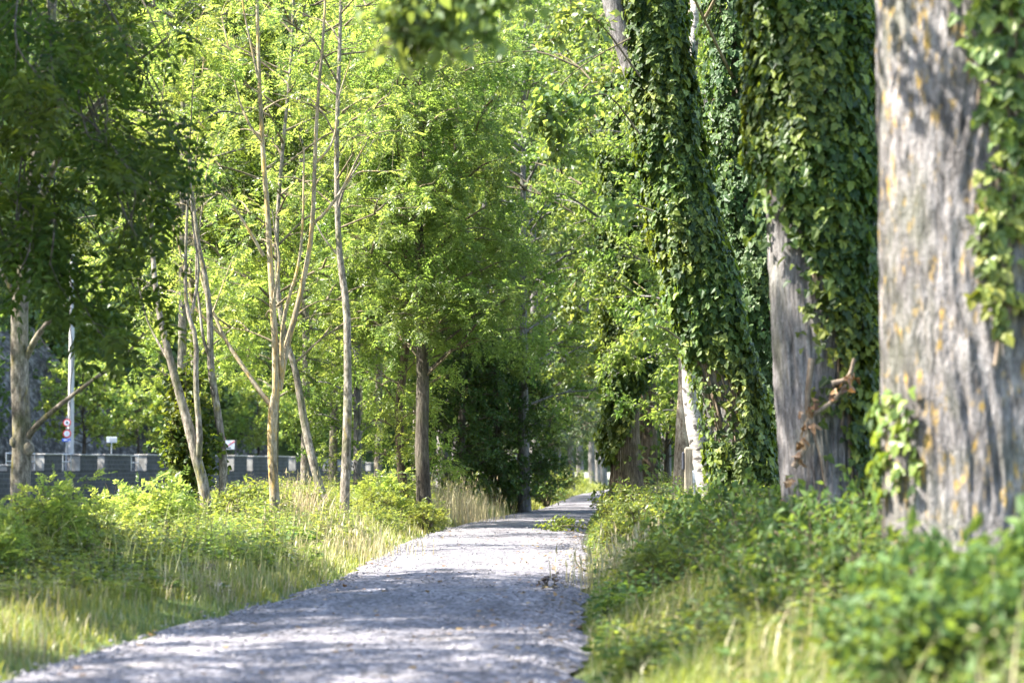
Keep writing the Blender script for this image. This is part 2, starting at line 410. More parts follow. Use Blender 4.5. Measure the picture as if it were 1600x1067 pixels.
gx = np.concatenate([np.linspace(-90, -24, 14), np.linspace(-22, -9, 14), np.linspace(-8.6, 9, 60), np.linspace(10, 30, 12), np.linspace(36, 200, 12)])
gy = np.concatenate([np.linspace(-30, 6, 10), np.linspace(7, 75, 137), np.linspace(77, 150, 40), np.linspace(155, 420, 30)])
def grid(xs, ys, zf, name, mat, label=None, kind='structure'):
    Xg, Yg = np.meshgrid(xs, ys); Z = zf(Xg, Yg)
    nx, ny = len(xs), len(ys)
    i = np.arange(ny - 1)[:, None] * nx; j = np.arange(nx - 1)[None, :]
    f = np.stack([i + j, i + j + 1, i + nx + j + 1, i + nx + j], -1).reshape(-1, 4)
    mb = MB(); mb.add(np.stack([Xg, Yg, Z], -1).reshape(-1, 3), f.ravel(), np.full(len(f), 4), 0, True)
    o = mb.build(name, mat); tag(o, label, None, None, kind); return o
tag(grid(gx, gy, gz, 'ground', M['soil']), 'grassy soil verge on both sides of the gravel path', 'ground')

# path sheet with an irregular edge
ys = np.concatenate([np.linspace(2, 75, 420), np.linspace(75.5, 260, 160)])
mb = MB(); nc = 15
ee = (fbm(ys * 1.3, ys * 0 + 3, 5, 4) - .5) * .42; er = (fbm(ys * 1.3, ys * 0 + 9, 8, 4) - .5) * .42
Lx = pl(ys) - ee - .05; Rx = pr(ys) + er + .05
t = np.linspace(0, 1, nc)
Xp = Lx[:, None] + (Rx - Lx)[:, None] * t[None]
Yp = np.repeat(ys[:, None], nc, 1)
Zp = .085 + .035 * np.sin(pi * t)[None] + (fbm(Xp * 1.1, Yp * .7, 21) - .5) * .05
Zp[:, 0] = Zp[:, -1] = .02
i = np.arange(len(ys) - 1)[:, None] * nc; j = np.arange(nc - 1)[None]
f = np.stack([i + j, i + j + 1, i + nc + j + 1, i + nc + j], -1).reshape(-1, 4)
mb.add(np.stack([Xp, Yp, Zp], -1).reshape(-1, 3), f.ravel(), np.full(len(f), 4), 0, True)
tag(mb.build('path', M['gravel']), 'grey gravel path running ahead and bending right', 'path', None, 'structure')

grid(np.linspace(-60, 6, 10), np.linspace(-20, 250, 20), lambda x, y: WATER + 0 * x, 'river', M['water'], 'river below the stone wall')

# ------------------------------------------------------------------ far bank: wall, road, cliff, hill
RZ = math.atan2(WD[1], WD[0])
def wp(s, d, z):  # point along wall s, behind it d
    q = W0 + WD * s + WN * d
    return np.array([q[0], q[1], z])
WL = float(np.linalg.norm(W1 - W0))
ROAD = 1.5
def wall_s(px):
    """wall coordinate where the ray of column px meets the wall front"""
    k = (px - 800) / F
    # W0x + WDx s = k (W0y + WDy s)
    return (k * W0[1] - W0[0]) / (WD[0] - k * WD[1])
def wall_depth(s): return W0[1] + WD[1] * s

wall = thing('stone_wall', 'dark blue stone river wall with battlement blocks along its top', 'wall', (W0[0], W0[1], 0))
wall.rotation_euler = (0, 0, RZ)
# local frame: x along, -y towards the river? (WN is +y local)
mb = MB(); box(mb, (WL / 2, .45, (ROAD - .05 + WATER - 1.5) / 2), (WL, .9, ROAD - .05 - WATER + 1.5)); mb.build('wall_body', M['wall'], wall)
mb = MB(); box(mb, (WL / 2, -.45, WATER + .15), (WL, .96, 1.5)); mb.build('footing', M['coping'], wall)
merl = [(-14, 1, 729), (13, 24, 728), (71, 99, 711), (127, 154, 712), (165, 206, 712), (231, 270, 712), (282, 316, 713), (328, 354, 713), (367, 387, 713), (396, 419, 714), (431, 452, 714),
        (463, 480, 715), (491, 505, 716), (515, 528, 718), (538, 550, 720), (560, 572, 722), (580, 592, 724)]
MTOP = {}
for a, b, yt in merl:
    s0, s1 = wall_s(a), wall_s(b); dm = wall_depth((s0 + s1) / 2)
    zt = EYE + (HOR - yt) / F * dm
    mb = MB(); box(mb, ((s0 + s1) / 2, .42, (ROAD - .05 + zt) / 2), (s1 - s0, .80, zt - ROAD + .05), bev=.03)
    o = mb.build('battlement', [M['wall'], M['coping']], wall)
    for pg in o.data.polygons:
        if abs(pg.normal.x) > .9: pg.material_index = 1  # pale end faces, with the sunlight on them put into the colour
    mb = MB(); box(mb, ((s0 + s1) / 2, .42, zt + .045), (s1 - s0 + .10, .92, .09), bev=.02); mb.build('coping', M['coping'], o)
    MTOP[(a, b)] = zt
# railings in the gaps
def rail(a, b, label):
    s0, s1 = wall_s(a), wall_s(b); c = wp(s0, .55, ROAD)
    r = thing('railing', label, 'railing', tuple(c), 'steel railings between the battlements'); r.rotation_euler = (0, 0, RZ)
    L = s1 - s0; mb = MB()
    for z in (.95, .5):
        tube(mb, [(0, 0, z), (L, 0, z)], .04, 6)
    mb.build('handrail', M['steel'], r)
    for k in range(max(2, int(L / 1.4) + 1)):
        mb = MB(); x = .05 + k * (L - .1) / max(1, int(L / 1.4)); tube(mb, [(x, 0, 0), (x, 0, .95)], .035, 6); mb.build('post', M['steel'], r)
for a, b, l in ((25, 70, 'long steel railing left of the first tall battlement'), (100, 126, 'steel railing in the wall gap below the round signs'), (155, 164, 'narrow steel railing in the wall gap just left of the white post sign'),
             (207, 230, 'steel railing in the wall gap right of the white post sign'), (355, 366, 'steel railing in the wall gap below the red and white board'), (388, 395, 'narrow steel railing in the wall gap left of the forked bare tree'),
             (420, 430, 'steel railing in the wall gap partly behind the forked bare tree'), (453, 462, 'smallest steel railing in the wall gap right of the forked bare tree')):
    rail(a, b, l)
# road slab
mb = MB(); c = [wp(-60, .9, 0), wp(WL + 20, .9, 0), wp(WL + 20, 11, 0), wp(-60, 11, 0)]
v = [(q[0], q[1], ROAD) for q in c] + [(q[0], q[1], -4) for q in c]
mb.add(v, [3, 2, 1, 0, 4, 5, 6, 7, 0, 1, 5, 4, 1, 2, 6, 5, 2, 3, 7, 6, 3, 0, 4, 7], [4] * 6)
tag(mb.build('road', plain('road_asphalt', (.20, .19, .19), .9, 0, .15, 2)), 'road behind the river wall', 'road', None, 'structure')

# hill: a ribbon along a base line that follows the road and closes the valley
base = spline([wp(-150, 11, 0), wp(-60, 11, 0), wp(20, 11, 0), wp(80, 11, 0), wp(125, 12, 0), (-6, 262, 0), (22, 296, 0), (70, 318, 0), (130, 326, 0), (210, 330, 0)], 180)[:, :2]
tb = nrm(np.gradient(base, axis=0)); nb = np.stack([-tb[:, 1], tb[:, 0]], 1)
prof = np.array([(0, -.2), (.3, 1.0), (1.2, 4.0), (2.2, 7.5), (4.5, 10), (9, 14), (18, 24), (30, 38), (45, 54), (65, 72), (90, 88)])
npf = len(prof)
arc = np.concatenate([[0], np.cumsum(np.linalg.norm(np.diff(base, axis=0), axis=1))])
PX = base[:, None, :] + nb[:, None, :] * prof[None, :, 0, None]
HZ = np.repeat(prof[None, :, 1], len(base), 0) * (0.75 + .5 * fbm(arc / 22, arc * 0, 4)[:, None]) + ROAD
off = (fbm(np.repeat(arc[:, None], npf, 1) * .35, np.repeat(prof[None, :, 1], len(base), 0) * .35, 9) - .5) * 3.2
PX = PX + nb[:, None, :] * off[..., None] * (prof[None, :, 1, None] > .5)
i = np.arange(len(base) - 1)[:, None] * npf; j = np.arange(npf - 1)[None]
def ribbon(j0, j1, name, mat, label, b0=0, b1=179):
    jj = np.arange(j0, j1)[None]; i = np.arange(b0, b1)[:, None] * npf
    f = np.stack([i + jj, i + npf + jj, i + npf + jj + 1, i + jj + 1], -1).reshape(-1, 4)[:, ::-1]
    mb = MB(); mb.add(np.concatenate([PX, HZ[..., None]], -1).reshape(-1, 3), f.ravel(), np.full(len(f), 4), 0, False)
    o = mb.build(name, mat); return tag(o, label, None, None, 'structure')
ic = int(np.argmin(np.abs(base[:, 1] - 235)))
ribbon(0, 4, 'cliff', M['rock'], 'bare grey rock face beside the road', 0, ic)
ribbon(0, npf - 1, 'hillside', M['hill'], 'steep wooded hillside closing the valley', ic, 179)
ribbon(4, npf - 1, 'hillside', M['hill'], 'steep wooded hillside above the grey rock face', 0, ic)

# ------------------------------------------------------------------ tree generator
def ru(a, b, n=None): return rng.uniform(a, b, n)
def rdir(n):
    return nrm(rng.normal(size=(n, 3)))

def foliage(mb, A, B, kind, sprays, lmat=0, lsc=1.0, t0=.15, droop=None):
    """leaf sprays along twigs A->B"""
    T = len(A)
    if T == 0: return
    t = ru(t0, 1.02, (T, sprays))
    c = (A[:, None] + (B - A)[:, None] * t[..., None]).reshape(-1, 3)
    td = np.repeat(nrm(B - A)[:, None], sprays, 1).reshape(-1, 3)
    N = len(c)
    if kind == 'compound':
        dr = -.35 if droop is None else droop
        d = nrm(td * .55 + rdir(N) * .75 + np.array([0, 0, dr]))
        up = nrm(rng.normal(size=(N, 3)) * .45 + np.array([0, 0, 1.0])); s = nrm(np.cross(d, up)); n = np.cross(s, d)
        rl = ru(.17, .28, N) * lsc
        cc, dd, nn = [], [], []
        for u, sg in ((.3, 1), (.3, -1), (.52, 1), (.52, -1), (.74, 1), (.74, -1), (.94, 1), (.94, -1), (1.0, 0)):
            cc.append(c + d * (rl * u)[:, None] - np.array([0, 0, 1.0]) * (rl * u * u * .22)[:, None])
            dd.append(d * (.55 if sg else 1) + s * sg * .9 + np.array([0, 0, -.18]))
            nn.append(n + rng.normal(size=(N, 3)) * .28)
        cc = np.concatenate(cc); L = ru(.060, .092, len(cc)) * lsc
        leaves(mb, cc, np.concatenate(dd), np.concatenate(nn), L, L * .46, T_KITE, lmat)
    elif kind == 'round':
        dr = -.55 if droop is None else droop
        c = c + rdir(N) * ru(0, .14, (N, 1)) * lsc
        d = nrm(td * .3 + rdir(N) * .8 + np.array([0, 0, dr])); n = nrm(rng.normal(size=(N, 3)) * .7 + np.array([0, -.15, .6]))
        L = ru(.065, .115, N) * lsc
        leaves(mb, c, d, n, L, L * .86, T_HEART if lsc > 0 else T_KITE, lmat)
    elif kind == 'oval':
        dr = -.4 if droop is None else droop
        c = c + rdir(N) * ru(0, .12, (N, 1)) * lsc
        d = nrm(td * .45 + rdir(N) * .8 + np.array([0, 0, dr])); n = nrm(rng.normal(size=(N, 3)) * .6 + np.array([0, 0, .7]))
        L = ru(.075, .13, N) * lsc
        leaves(mb, c, d, n, L, L * .5, T_OVAL, lmat)
    elif kind == 'narrow':
        dr = -.7 if droop is None else droop
        c = c + rdir(N) * ru(0, .10, (N, 1)) * lsc
        d = nrm(td * .5 + rdir(N) * .6 + np.array([0, 0, dr])); n = rdir(N)
        L = ru(.09, .15, N) * lsc
        leaves(mb, c, d, n, L, L * .24, T_KITE, lmat)

def twigs_on(limbs, per_m, length, t0=.3, up=.1, spread=1.0):
    """twig start and end points along limb polylines"""
    A, B = [], []
    for pts in limbs:
        pts = np.asarray(pts); seg = np.linalg.norm(np.diff(pts, axis=0), axis=1); cum = np.concatenate([[0], np.cumsum(seg)])
        n = max(2, int(cum[-1] * (1 - t0) * per_m))
        s = cum[-1] * (t0 + (1 - t0) * np.sqrt(ru(0, 1, n)))
        q = np.stack([np.interp(s, cum, pts[:, k]) for k in range(3)], 1)
        q2 = np.stack([np.interp(np.minimum(s + .2, cum[-1]), cum, pts[:, k]) for k in range(3)], 1)
        ld = nrm(pts[-1] - pts[0])
        d = nrm(ld * .6 + rdir(n) * spread + np.array([0, 0, up]))
        L = length * ru(.55, 1.25, n)
        A.append(q); B.append(q + d * L[:, None])
    return np.concatenate(A), np.concatenate(B)

def gen_limbs(trunk_pts, h0, h1, n, rfun, up=.5, seed_az=0.0, curve=.25, sub=2):
    """limbs leaving a trunk between heights h0..h1; rfun(t) gives the reach"""
    tp = np.asarray(trunk_pts); out = []
    for k in range(n):
        t = (k + ru(0, .8)) / n; h = h0 + (h1 - h0) * t
        p = np.array([np.interp(h, tp[:, 2], tp[:, q]) for q in range(2)] + [h])
        az = seed_az + k * 2.39996 + ru(-.4, .4); L = rfun(t) * ru(.75, 1.15)
        d = np.array([cos(az), sin(az), up * ru(.5, 1.4)]); d /= np.linalg.norm(d)
        m = p + d * L * .5 + np.array([0, 0, curve * L * .3 * ru(.3, 1.2)]) + rng.normal(size=3) * .08 * L
        e = p + d * L + np.array([0, 0, -curve * L * ru(0, .8)])
        lp = spline([p, m, e], 9); out.append(lp)
        for q in range(sub):
            i0 = rng.integers(3, 7); az2 = az + ru(.4, 1.1) * (1 if q % 2 else -1); L2 = L * ru(.35, .6)
            d2 = np.array([cos(az2), sin(az2), up * ru(.2, 1.2)]); d2 /= np.linalg.norm(d2)
            e2 = lp[i0] + d2 * L2
            out.append(spline([lp[i0], (lp[i0] + e2) / 2 + np.array([0, 0, .1 * L2]), e2], 6))
    return out

def gen_tree(name, H, r, h0, nl, kind, lmat, bark, per_m, tl, sprays, lsc=1.0, trunk_r=.16, up=.5, label='', cat='tree', loc=(0, 0, 0), group=None, lean=(0, 0), sub=2, shape='round', twig=None, low=.12):
    """a whole tree: trunk with limbs (one mesh) and crown of twigs and leaves (one mesh)"""
    tp = spline([(0, 0, -.4), (lean[0] * .25 + ru(-.1, .1), lean[1] * .25 + ru(-.1, .1), H * .3), (lean[0] * .6 + ru(-.2, .2), lean[1] * .6 + ru(-.2, .2), H * .65), (lean[0], lean[1], H)], 22)
    if shape == 'round': rf = lambda t: r * (.45 + 1.0 * math.sqrt(max(0, t * (1 - t))) * 1.25 - .25 * t)
    elif shape == 'column': rf = lambda t: r * (1.0 - .55 * t * t)
    else: rf = lambda t: r * (1.05 - .85 * t)
    limbs = gen_limbs(tp, h0, H * .96, nl, rf, up, ru(0, 6), .25, sub)
    t = thing(name, label, cat, loc, group)
    mb = MB()
    fr = 1 + .55 * np.exp(-np.clip(tp[:, 2] + .2, 0, None) / .35)
    tube(mb, tp, trunk_r * (1 - .82 * np.clip(tp[:, 2] / H, 0, 1)) * fr, 12)
    for lp in limbs:
        L = np.linalg.norm(lp[-1] - lp[0]); r0 = min(trunk_r * .5, .012 + .011 * L)
        tube(mb, lp, np.linspace(r0, .008, len(lp)), 5, cap=False)
    mb.build('trunk', bark, t)
    mb = MB()
    A, B = twigs_on(limbs + [tp[-6:]], per_m, tl, low)
    sticks(mb, A, B, .007, .003, 1, -.03)
    foliage(mb, A, B, kind, sprays, 0, lsc)
    mb.build('crown', [lmat, twig or M['twig']], t)
    return t

# ------------------------------------------------------------------ old poplars on the right
def ridges(seed, amp, n1=15, twist=.25):
    ph = ru(0, 6.28, 8)
    def f(th, z):
        w = .35 * np.sin(z * 1.7 + ph[0] + th * 2) + .3 * np.sin(z * .8 + ph[1] - th) + z * twist
        a = np.abs(np.sin((th * n1 / 2 + w * 1.2 + ph[2]))) ** .6
        b = np.abs(np.sin((th * n1 * .86 + w * 2.1 + ph[3] + np.sin(z * 2.3 + ph[4])))) ** .7
        c = .5 * np.sin(th * 2 + ph[5] + z * .4) + .35 * np.sin(th * 3 + ph[6] - z * .6)
        q = th * n1 * .55 + .5 * np.sin(z * 2.2 + ph[7]) + w
        r1 = 1 - np.abs(2 * fbm(q, z * 1.1, seed + 70, 2) - 1) * 2.2
        r2 = 1 - np.abs(2 * fbm(q * 2.3 + 9, z * 2.6, seed + 80, 2) - 1) * 2.2
        r3 = fbm(q * 5, z * 9, seed + 90, 2) - .5
        return 1 + amp * (a * .35 + b * .25 - .4) + .05 * c + amp * (1.0 * (r1 - .45) + .55 * (r2 - .45) + .5 * r3)
    return f

def trunk_at(pts, rad):
    """lookup functions for a trunk given as centre line and radii"""
    pts = np.asarray(pts)
    def at(z):
        return (np.interp(z, pts[:, 2], pts[:, 0]), np.interp(z, pts[:, 2], pts[:, 1]), np.interp(z, pts[:, 2], rad))
    return at

def ivy_on(parent, at, n, z0, z1, mask, size, thick=.12, matl=None, origin=(0, 0, 0), a0=pi, a1=2 * pi, name='ivy', lump=1.0, stems=14, light=None, light_mask=None):
    """ivy leaves over a trunk; angle 1.5*pi faces the camera"""
    th = ru(a0 - .35, a1 + .35, n); z = ru(z0, z1, n)
    k = mask(th, z) > ru(0, 1, n); th, z = th[k], z[k]; n = len(z)
    cx, cy, r = at(z)
    lay = ru(0, 1, n) ** 1.5
    bul = (fbm(th * 4.5, z * 2.4, 31) - .32) * lump * thick * 2.4
    o = r + .02 + thick * lay + np.maximum(bul, 0)
    rad = np.stack([np.cos(th), np.sin(th), 0 * th], 1)
    c = np.stack([cx, cy, z], 1) + rad * o[:, None]
    tang = np.stack([-np.sin(th), np.cos(th), 0 * th], 1)
    d = nrm(np.array([0, 0, -.75]) + tang * rng.normal(size=(n, 1)) * .55 + rad * ru(.0, .55, (n, 1)))
    nn = nrm(rad * .9 + np.array([0, 0, .75]) + rng.normal(size=(n, 3)) * .45)
    L = size * np.clip(np.exp(rng.normal(size=n) * .32), .45, 1.4)
    mb = MB()
    mats = [matl or M['ivy'], M['vine']]
    if light is not None:
        lm = light_mask(th, z) > ru(0, 1, n); mats.append(light)
        leaves(mb, c[lm], d[lm], nn[lm], L[lm], L[lm] * .95, T_IVY, 2); lm = ~lm
        c, d, nn, L = c[lm], d[lm], nn[lm], L[lm]
    leaves(mb, c, d, nn, L, L * .95, T_IVY, 0)
    for q in range(stems):
        a = ru(a0, a1); zz = np.linspace(z0, z1, 30); aa = a + np.cumsum(rng.normal(size=30)) * .035
        x, y, r = at(zz); oo = r + .015
        keep = mask(aa, zz) > .55
        if keep.sum() < 4: continue
        i0 = np.argmax(keep); pts = np.stack([x + np.cos(aa) * oo, y + np.sin(aa) * oo, zz], 1)[max(0, i0 - 2):]
        if len(pts) > 3: tube(mb, pts, np.linspace(.018, .008, len(pts)), 5, 1, cap=False)
    return mb.build(name, mats, parent, origin)

def band(x, a, b): return np.clip((x - a) / (b - a), 0, 1)

def big_trunk(name, label, D, edges, bark, seed, sides=96, rings=130, amp=.035, dz=0.0, flare=.35, group='old ivy-clad poplars in a row right of the path', top=None, cat='tree'):
    """edges: (py, left px, right px) down the trunk at distance D"""
    e = np.array(edges, float)
    pts = []; rad = []
    for py, l, r in e:
        a, b = P(l, py, D), P(r, py, D); pts.append((a + b) / 2); rad.append((b[0] - a[0]) / 2)
    pts = np.array(pts); rad = np.array(rad); o = np.argsort(pts[:, 2]); pts, rad = pts[o], rad[o]
    zb = float(gz(pts[0, 0], D)) - .2
    if pts[0, 2] > zb:
        pts = np.vstack([[pts[0, 0], D, zb], pts]); rad = np.concatenate([[rad[0] * 1.12], rad])
    if top is not None:
        pts = np.vstack([pts, [top[0], top[1], top[2]]]); rad = np.concatenate([rad, [top[3]]])
    z = np.linspace(zb, pts[-1, 2], rings)
    z = zb + (pts[-1, 2] - zb) * np.linspace(0, 1, rings)
    c = np.stack([np.interp(z, pts[:, 2], pts[:, 0]), np.interp(z, pts[:, 2], pts[:, 1]), z], 1)
    k = np.ones(9) / 9
    for q in range(2):
        pad = np.concatenate([np.repeat(c[:1, q], 4), c[:, q], np.repeat(c[-1:, q], 4)]); c[:, q] = np.convolve(pad, k, 'valid')
    r = np.interp(z, pts[:, 2], rad)
    r = r * (1 + flare * np.exp(-(z - zb) / .35))
    t = thing(name, label, cat, (c[0, 0], D, zb + .2), group)
    org = (c[0, 0], D, zb + .2)
    return t, c, r, org, ridges(seed, amp), sides

def finish_trunk(t, c, r, org, rf, sides, bark, extra=()):
    mb = MB(); tube(mb, c, r, sides, 0, True, rf)
    for pts, ra in extra: tube(mb, pts, ra, 14, 0, True)
    return mb.build('trunk', bark, t, org)

def high_crown(mb, c_top, R0, z0, z1, nl, seed, kind, sprays, per_m=2.0, lsc=1.0, tl=.9):
    """crown above the frame: limbs from the trunk top"""
    tp = np.array([(c_top[0], c_top[1], z0 - 1), (c_top[0] + ru(-.5, .5), c_top[1] + ru(-.5, .5), z1)])
    tp = spline([tp[0], tp[0] * .5 + tp[1] * .5, tp[1]], 12)
    limbs = gen_limbs(tp, z0, z1, nl, lambda t: R0 * (1 - .5 * t), .55, ru(0, 6))
    for lp in limbs: tube(mb, lp, np.linspace(.038, .008, len(lp)), 5, 1, cap=False)
    A, B = twigs_on(limbs, per_m, tl, .2); sticks(mb, A, B, .008, .003, 1, -.04); foliage(mb, A, B, kind, sprays, 0, lsc)

def hang(mb, pts, r0, kind, per_m, tl, sprays, lsc=1.0, up=-.15, t0=.25):
    """one explicit leafy bough"""
    lp = spline(pts, 14); tube(mb, lp, np.linspace(r0, .006, len(lp)), 6, 1, cap=False)
    A, B = twigs_on([lp], per_m, tl, t0, up); sticks(mb, A, B, .006, .003, 1, -.03); foliage(mb, A, B, kind, sprays, 0, lsc, .1)

# 1: the big near trunk at the right edge
D = 17.0
t1, c, r, org, rf, sd = big_trunk('poplar_tree', 'broad pale trunk nearest at the right edge, grey bark with orange lichen patches', D,
    [(-80, 1376, 1700), (0, 1377, 1695), (300, 1380, 1690), (600, 1384, 1690), (800, 1385, 1700), (900, 1382, 1712), (1000, 1372, 1730), (1050, 1352, 1745)], None, 1, 280, 300, .030, top=(3.4, 17.2, 9.5, .5), flare=.12)
root = spline([P(1400, 930, D - .6), P(1385, 985, D - .75), P(1355, 1045, D - .95), P(1325, 1095, D - 1.1)], 12)
finish_trunk(t1, c, r, org, rf, sd, M['bark_poplar'])
at = trunk_at(c, r)
zpy = lambda py, D: EYE + (HOR - py) / F * D
def mask1(th, z):
    x, y, r = at(z); xx = x + (r + .06) * np.cos(th); px = 800 + xx / D * F; py = HOR - (z - EYE) / D * F
    bound = np.interp(py, [-100, 0, 100, 180, 260, 330, 480, 530, 560, 700, 1000], [1462, 1466, 1480, 1505, 1515, 1490, 1488, 1530, 1575, 1620, 1660])
    m = band(px, bound - 8, bound + 28) * .9
    hole = (px > 1545) & (py > 380) & (py < 470) | (px > 1540) & (px < 1580) & (py > 490)
    m = np.where(hole, m * .12, m)
    edge = (px < 1412) & (py > 610) & (py < 770)
    return np.where(edge, .22, m)
ivy_on(t1, at, 9500, .1, 5.2, mask1, .088, .06, None, org, pi, 2 * pi, 'ivy', .6, 10, M['ivy_light'], lambda th, z: .62 + 0 * th)
mb = MB()
high_crown(mb, (3.4, 17.2), 4.6, 8.0, 19, 12, 1, 'round', 22, 1.4, 1.15)
for e_ in ([(700, -40), (655, 15), (606, 72)], [(740, -60), (700, -5), (650, 55)], [(790, -60), (740, -10), (690, 50)], [(660, -50), (640, 0), (628, 40)], [(830, -60), (780, -20), (730, 25)]):
    hang(mb, [(3.0, 16.6, 6.9), (1.2, 15.6, 6.0)] + [P(a, b, 15.2) for a, b in e_], .022, 'round', 12, .26, 10, .95, -.5, .62)
for q_ in ((-.6, 15.2, 8.2), (.2, 17.0, 7.4), (-1.4, 18.2, 9.0), (.9, 16.2, 6.4), (-.2, 16.0, 9.4), (-1.0, 16.8, 8.0), (.6, 17.4, 8.6), (-2.0, 17.0, 10), (1.2, 17.0, 7.0)):  # boughs above the frame, added to keep sun off this trunk
    hang(mb, [(3.2, 17, q_[2] + .3), (1.8, (17 + q_[1]) / 2, q_[2] + .5), q_], .03, 'round', 9, .6, 12, 1.1, -.1, .3)
mb.build('crown', [M['poplar'], M['twig']], t1, org)
mb = MB(); tube(mb, root, np.linspace(.10, .06, 12), 8); mb.build('root', M['bark_poplar'], t1, org)

# 2: second trunk
D2 = 26.0
t2, c, r, org, rf, sd = big_trunk('poplar_tree', 'second nearest trunk, bare grey bark low down, thick ivy over its upper half', D2,
    [(-80, 1186, 1340), (0, 1188, 1342), (300, 1196, 1345), (500, 1204, 1346), (650, 1212, 1346), (780, 1222, 1350), (830, 1224, 1362)], None, 2, 200, 220, .045, top=(3.0, 26.2, 13, .38), flare=.2)
finish_trunk(t2, c, r, org, rf, sd, M['bark_grey'])
at2 = trunk_at(c, r)
def mask2(th, z):
    x, y, r = at2(z); xx = x + (r + .1) * np.cos(th); px = 800 + xx / D2 * F; py = HOR - (z - EYE) / D2 * F
    bound = np.interp(py, [-100, 230, 285, 330, 365, 395, 420, 520, 640, 680, 800, 900], [1150, 1150, 1198, 1208, 1222, 1248, 1266, 1280, 1304, 1316, 1334, 1334])
    bound = bound + 26 * (fbm(z * 2.2, th * 3, 91) - .5)
    return (band(px, bound - 14, bound + 30) ** 1.5 + .05 * (px > bound - 45)) * np.where(py < 330, .95, np.where(py < 640, .85, .6))
ivy_on(t2, at2, 22000, .2, 7.4, mask2, .095, .13, None, org, pi, 2 * pi, 'ivy', 1.0, 22)
mb = MB(); high_crown(mb, (3.0, 26.2), 5.0, 10.5, 23, 12, 2, 'round', 20, 1.3, 1.2)
for q_ in ((-.8, 24.5, 10.5), (.2, 25.6, 9.2), (-1.6, 26.4, 11.5), (.6, 24.8, 8.4), (-.2, 26.8, 10.0), (-1.0, 25.4, 9.0), (.9, 26.0, 7.9)):  # unseen boughs over the frame top, added to shade the second trunk
    hang(mb, [(2.8, 26, q_[2] + .3), (1.6, (26 + q_[1]) / 2, q_[2] + .6), q_], .03, 'round', 10, .65, 13, 1.2, 0, .25)
mb.build('crown', [M['poplar'], M['twig']], t2, org)
mb = MB()
for pts in ([(1268, 560), (1262, 640), (1280, 700), (1292, 770)], [(1300, 600), (1325, 590), (1335, 560)], [(1240, 730), (1262, 690), (1262, 655), (1300, 628), (1322, 600)]):
    p3 = spline([P(a, b, D2 - .72) for a, b in pts], 10); tube(mb, p3, np.linspace(.035, .018, 10), 6, 1)
p3 = spline([P(a, b, D2 - .76) for a, b in [(1215, 790), (1240, 720), (1262, 680), (1262, 640), (1310, 615), (1330, 590)]], 10)
A = np.repeat(p3, 5, 0); leaves(mb, A + rdir(50) * .06, rdir(50) + np.array([0, 0, -.8]), rdir(50) + np.array([0, -1, .2]), ru(.07, .13, 50), ru(.05, .09, 50), T_IVY, 0)
mb.build('dead_vine', [M['dead'], M['vine']], t2, org)

# 3: leaning trunk
D3 = 38.0
t3, c, r, org, rf, sd = big_trunk('poplar_tree', 'leaning trunk wrapped in ivy, forked near the top, small bare patch low down', D3,
    [(-60, 988, 1048), (60, 998, 1056), (250, 1014, 1080), (430, 1048, 1126), (600, 1096, 1174), (700, 1121, 1196), (790, 1136, 1215)], None, 3, 80, 120, .05, top=(1.6, 38.3, 17, .25), flare=.2)
fork = spline([P(1018, 190, D3), P(985, 90, D3), P(962, 20, D3), P(945, -60, D3), P(930, -140, D3)], 14)
finish_trunk(t3, c, r, org, rf, sd, M['bark_grey'], [(fork, np.linspace(.20, .15, 14))])
at3 = trunk_at(c, r)
def mask3(th, z):
    x, y, r = at3(z); xx = x + (r + .1) * np.cos(th); px = 800 + xx / D3 * F; py = HOR - (z - EYE) / D3 * F
    m = .95 + 0 * px
    hole = (px > np.interp(py, [560, 700], [1078, 1092])) & (px < np.interp(py, [560, 600, 700], [1105, 1150, 1155])) & (py > 562) & (py < 690)
    return np.where(hole, .10, m)
ivy_on(t3, at3, 23000, .3, 9.3, mask3, .098, .12, None, org, pi, 2 * pi, 'ivy', 1.3, 16, M['ivy_light'], lambda th, z: .16 * (z < 7.5) + 0 * th)
mb = MB(); high_crown(mb, (1.6, 38.3), 4.5, 13, 24, 10, 3, 'round', 18, 1.2, 1.2)
for pts in ([(985, 60), (930, 90), (880, 130), (850, 190)], [(1000, 210), (950, 150), (905, 165), (870, 230)], [(1020, 330), (990, 320), (965, 325)],
            [(1000, 120), (940, 40), (900, 20), (870, 60)], [(1062, 530), (1035, 512), (1008, 510), (985, 522)]):
    hang(mb, [P(a, b, D3 - .8 - .25 * k) for k, (a, b) in enumerate(pts)], .016, 'round', 12, .42, 13, 1.25, -.2, .30)
mb.build('crown', [M['poplar'], M['twig']], t3, org)

# dark ivy-smothered trunk between 2 and 3, and one right of 2
Dk = 46.0
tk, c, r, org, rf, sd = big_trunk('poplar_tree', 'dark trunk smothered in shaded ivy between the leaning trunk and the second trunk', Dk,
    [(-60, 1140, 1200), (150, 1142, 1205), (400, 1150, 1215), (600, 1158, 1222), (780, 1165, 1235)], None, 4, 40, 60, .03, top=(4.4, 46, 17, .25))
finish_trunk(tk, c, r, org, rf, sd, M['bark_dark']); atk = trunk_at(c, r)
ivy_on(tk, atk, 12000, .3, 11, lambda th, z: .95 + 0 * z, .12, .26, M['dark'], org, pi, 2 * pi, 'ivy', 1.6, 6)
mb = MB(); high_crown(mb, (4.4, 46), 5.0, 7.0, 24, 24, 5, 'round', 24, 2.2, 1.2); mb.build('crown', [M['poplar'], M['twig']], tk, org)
Dk = 33.0
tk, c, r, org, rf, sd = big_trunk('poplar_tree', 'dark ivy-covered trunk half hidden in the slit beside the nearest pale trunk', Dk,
    [(-60, 1318, 1395), (300, 1320, 1398), (600, 1322, 1400), (800, 1318, 1405)], None, 6, 40, 60, .03, top=(5.0, 33, 15, .25))
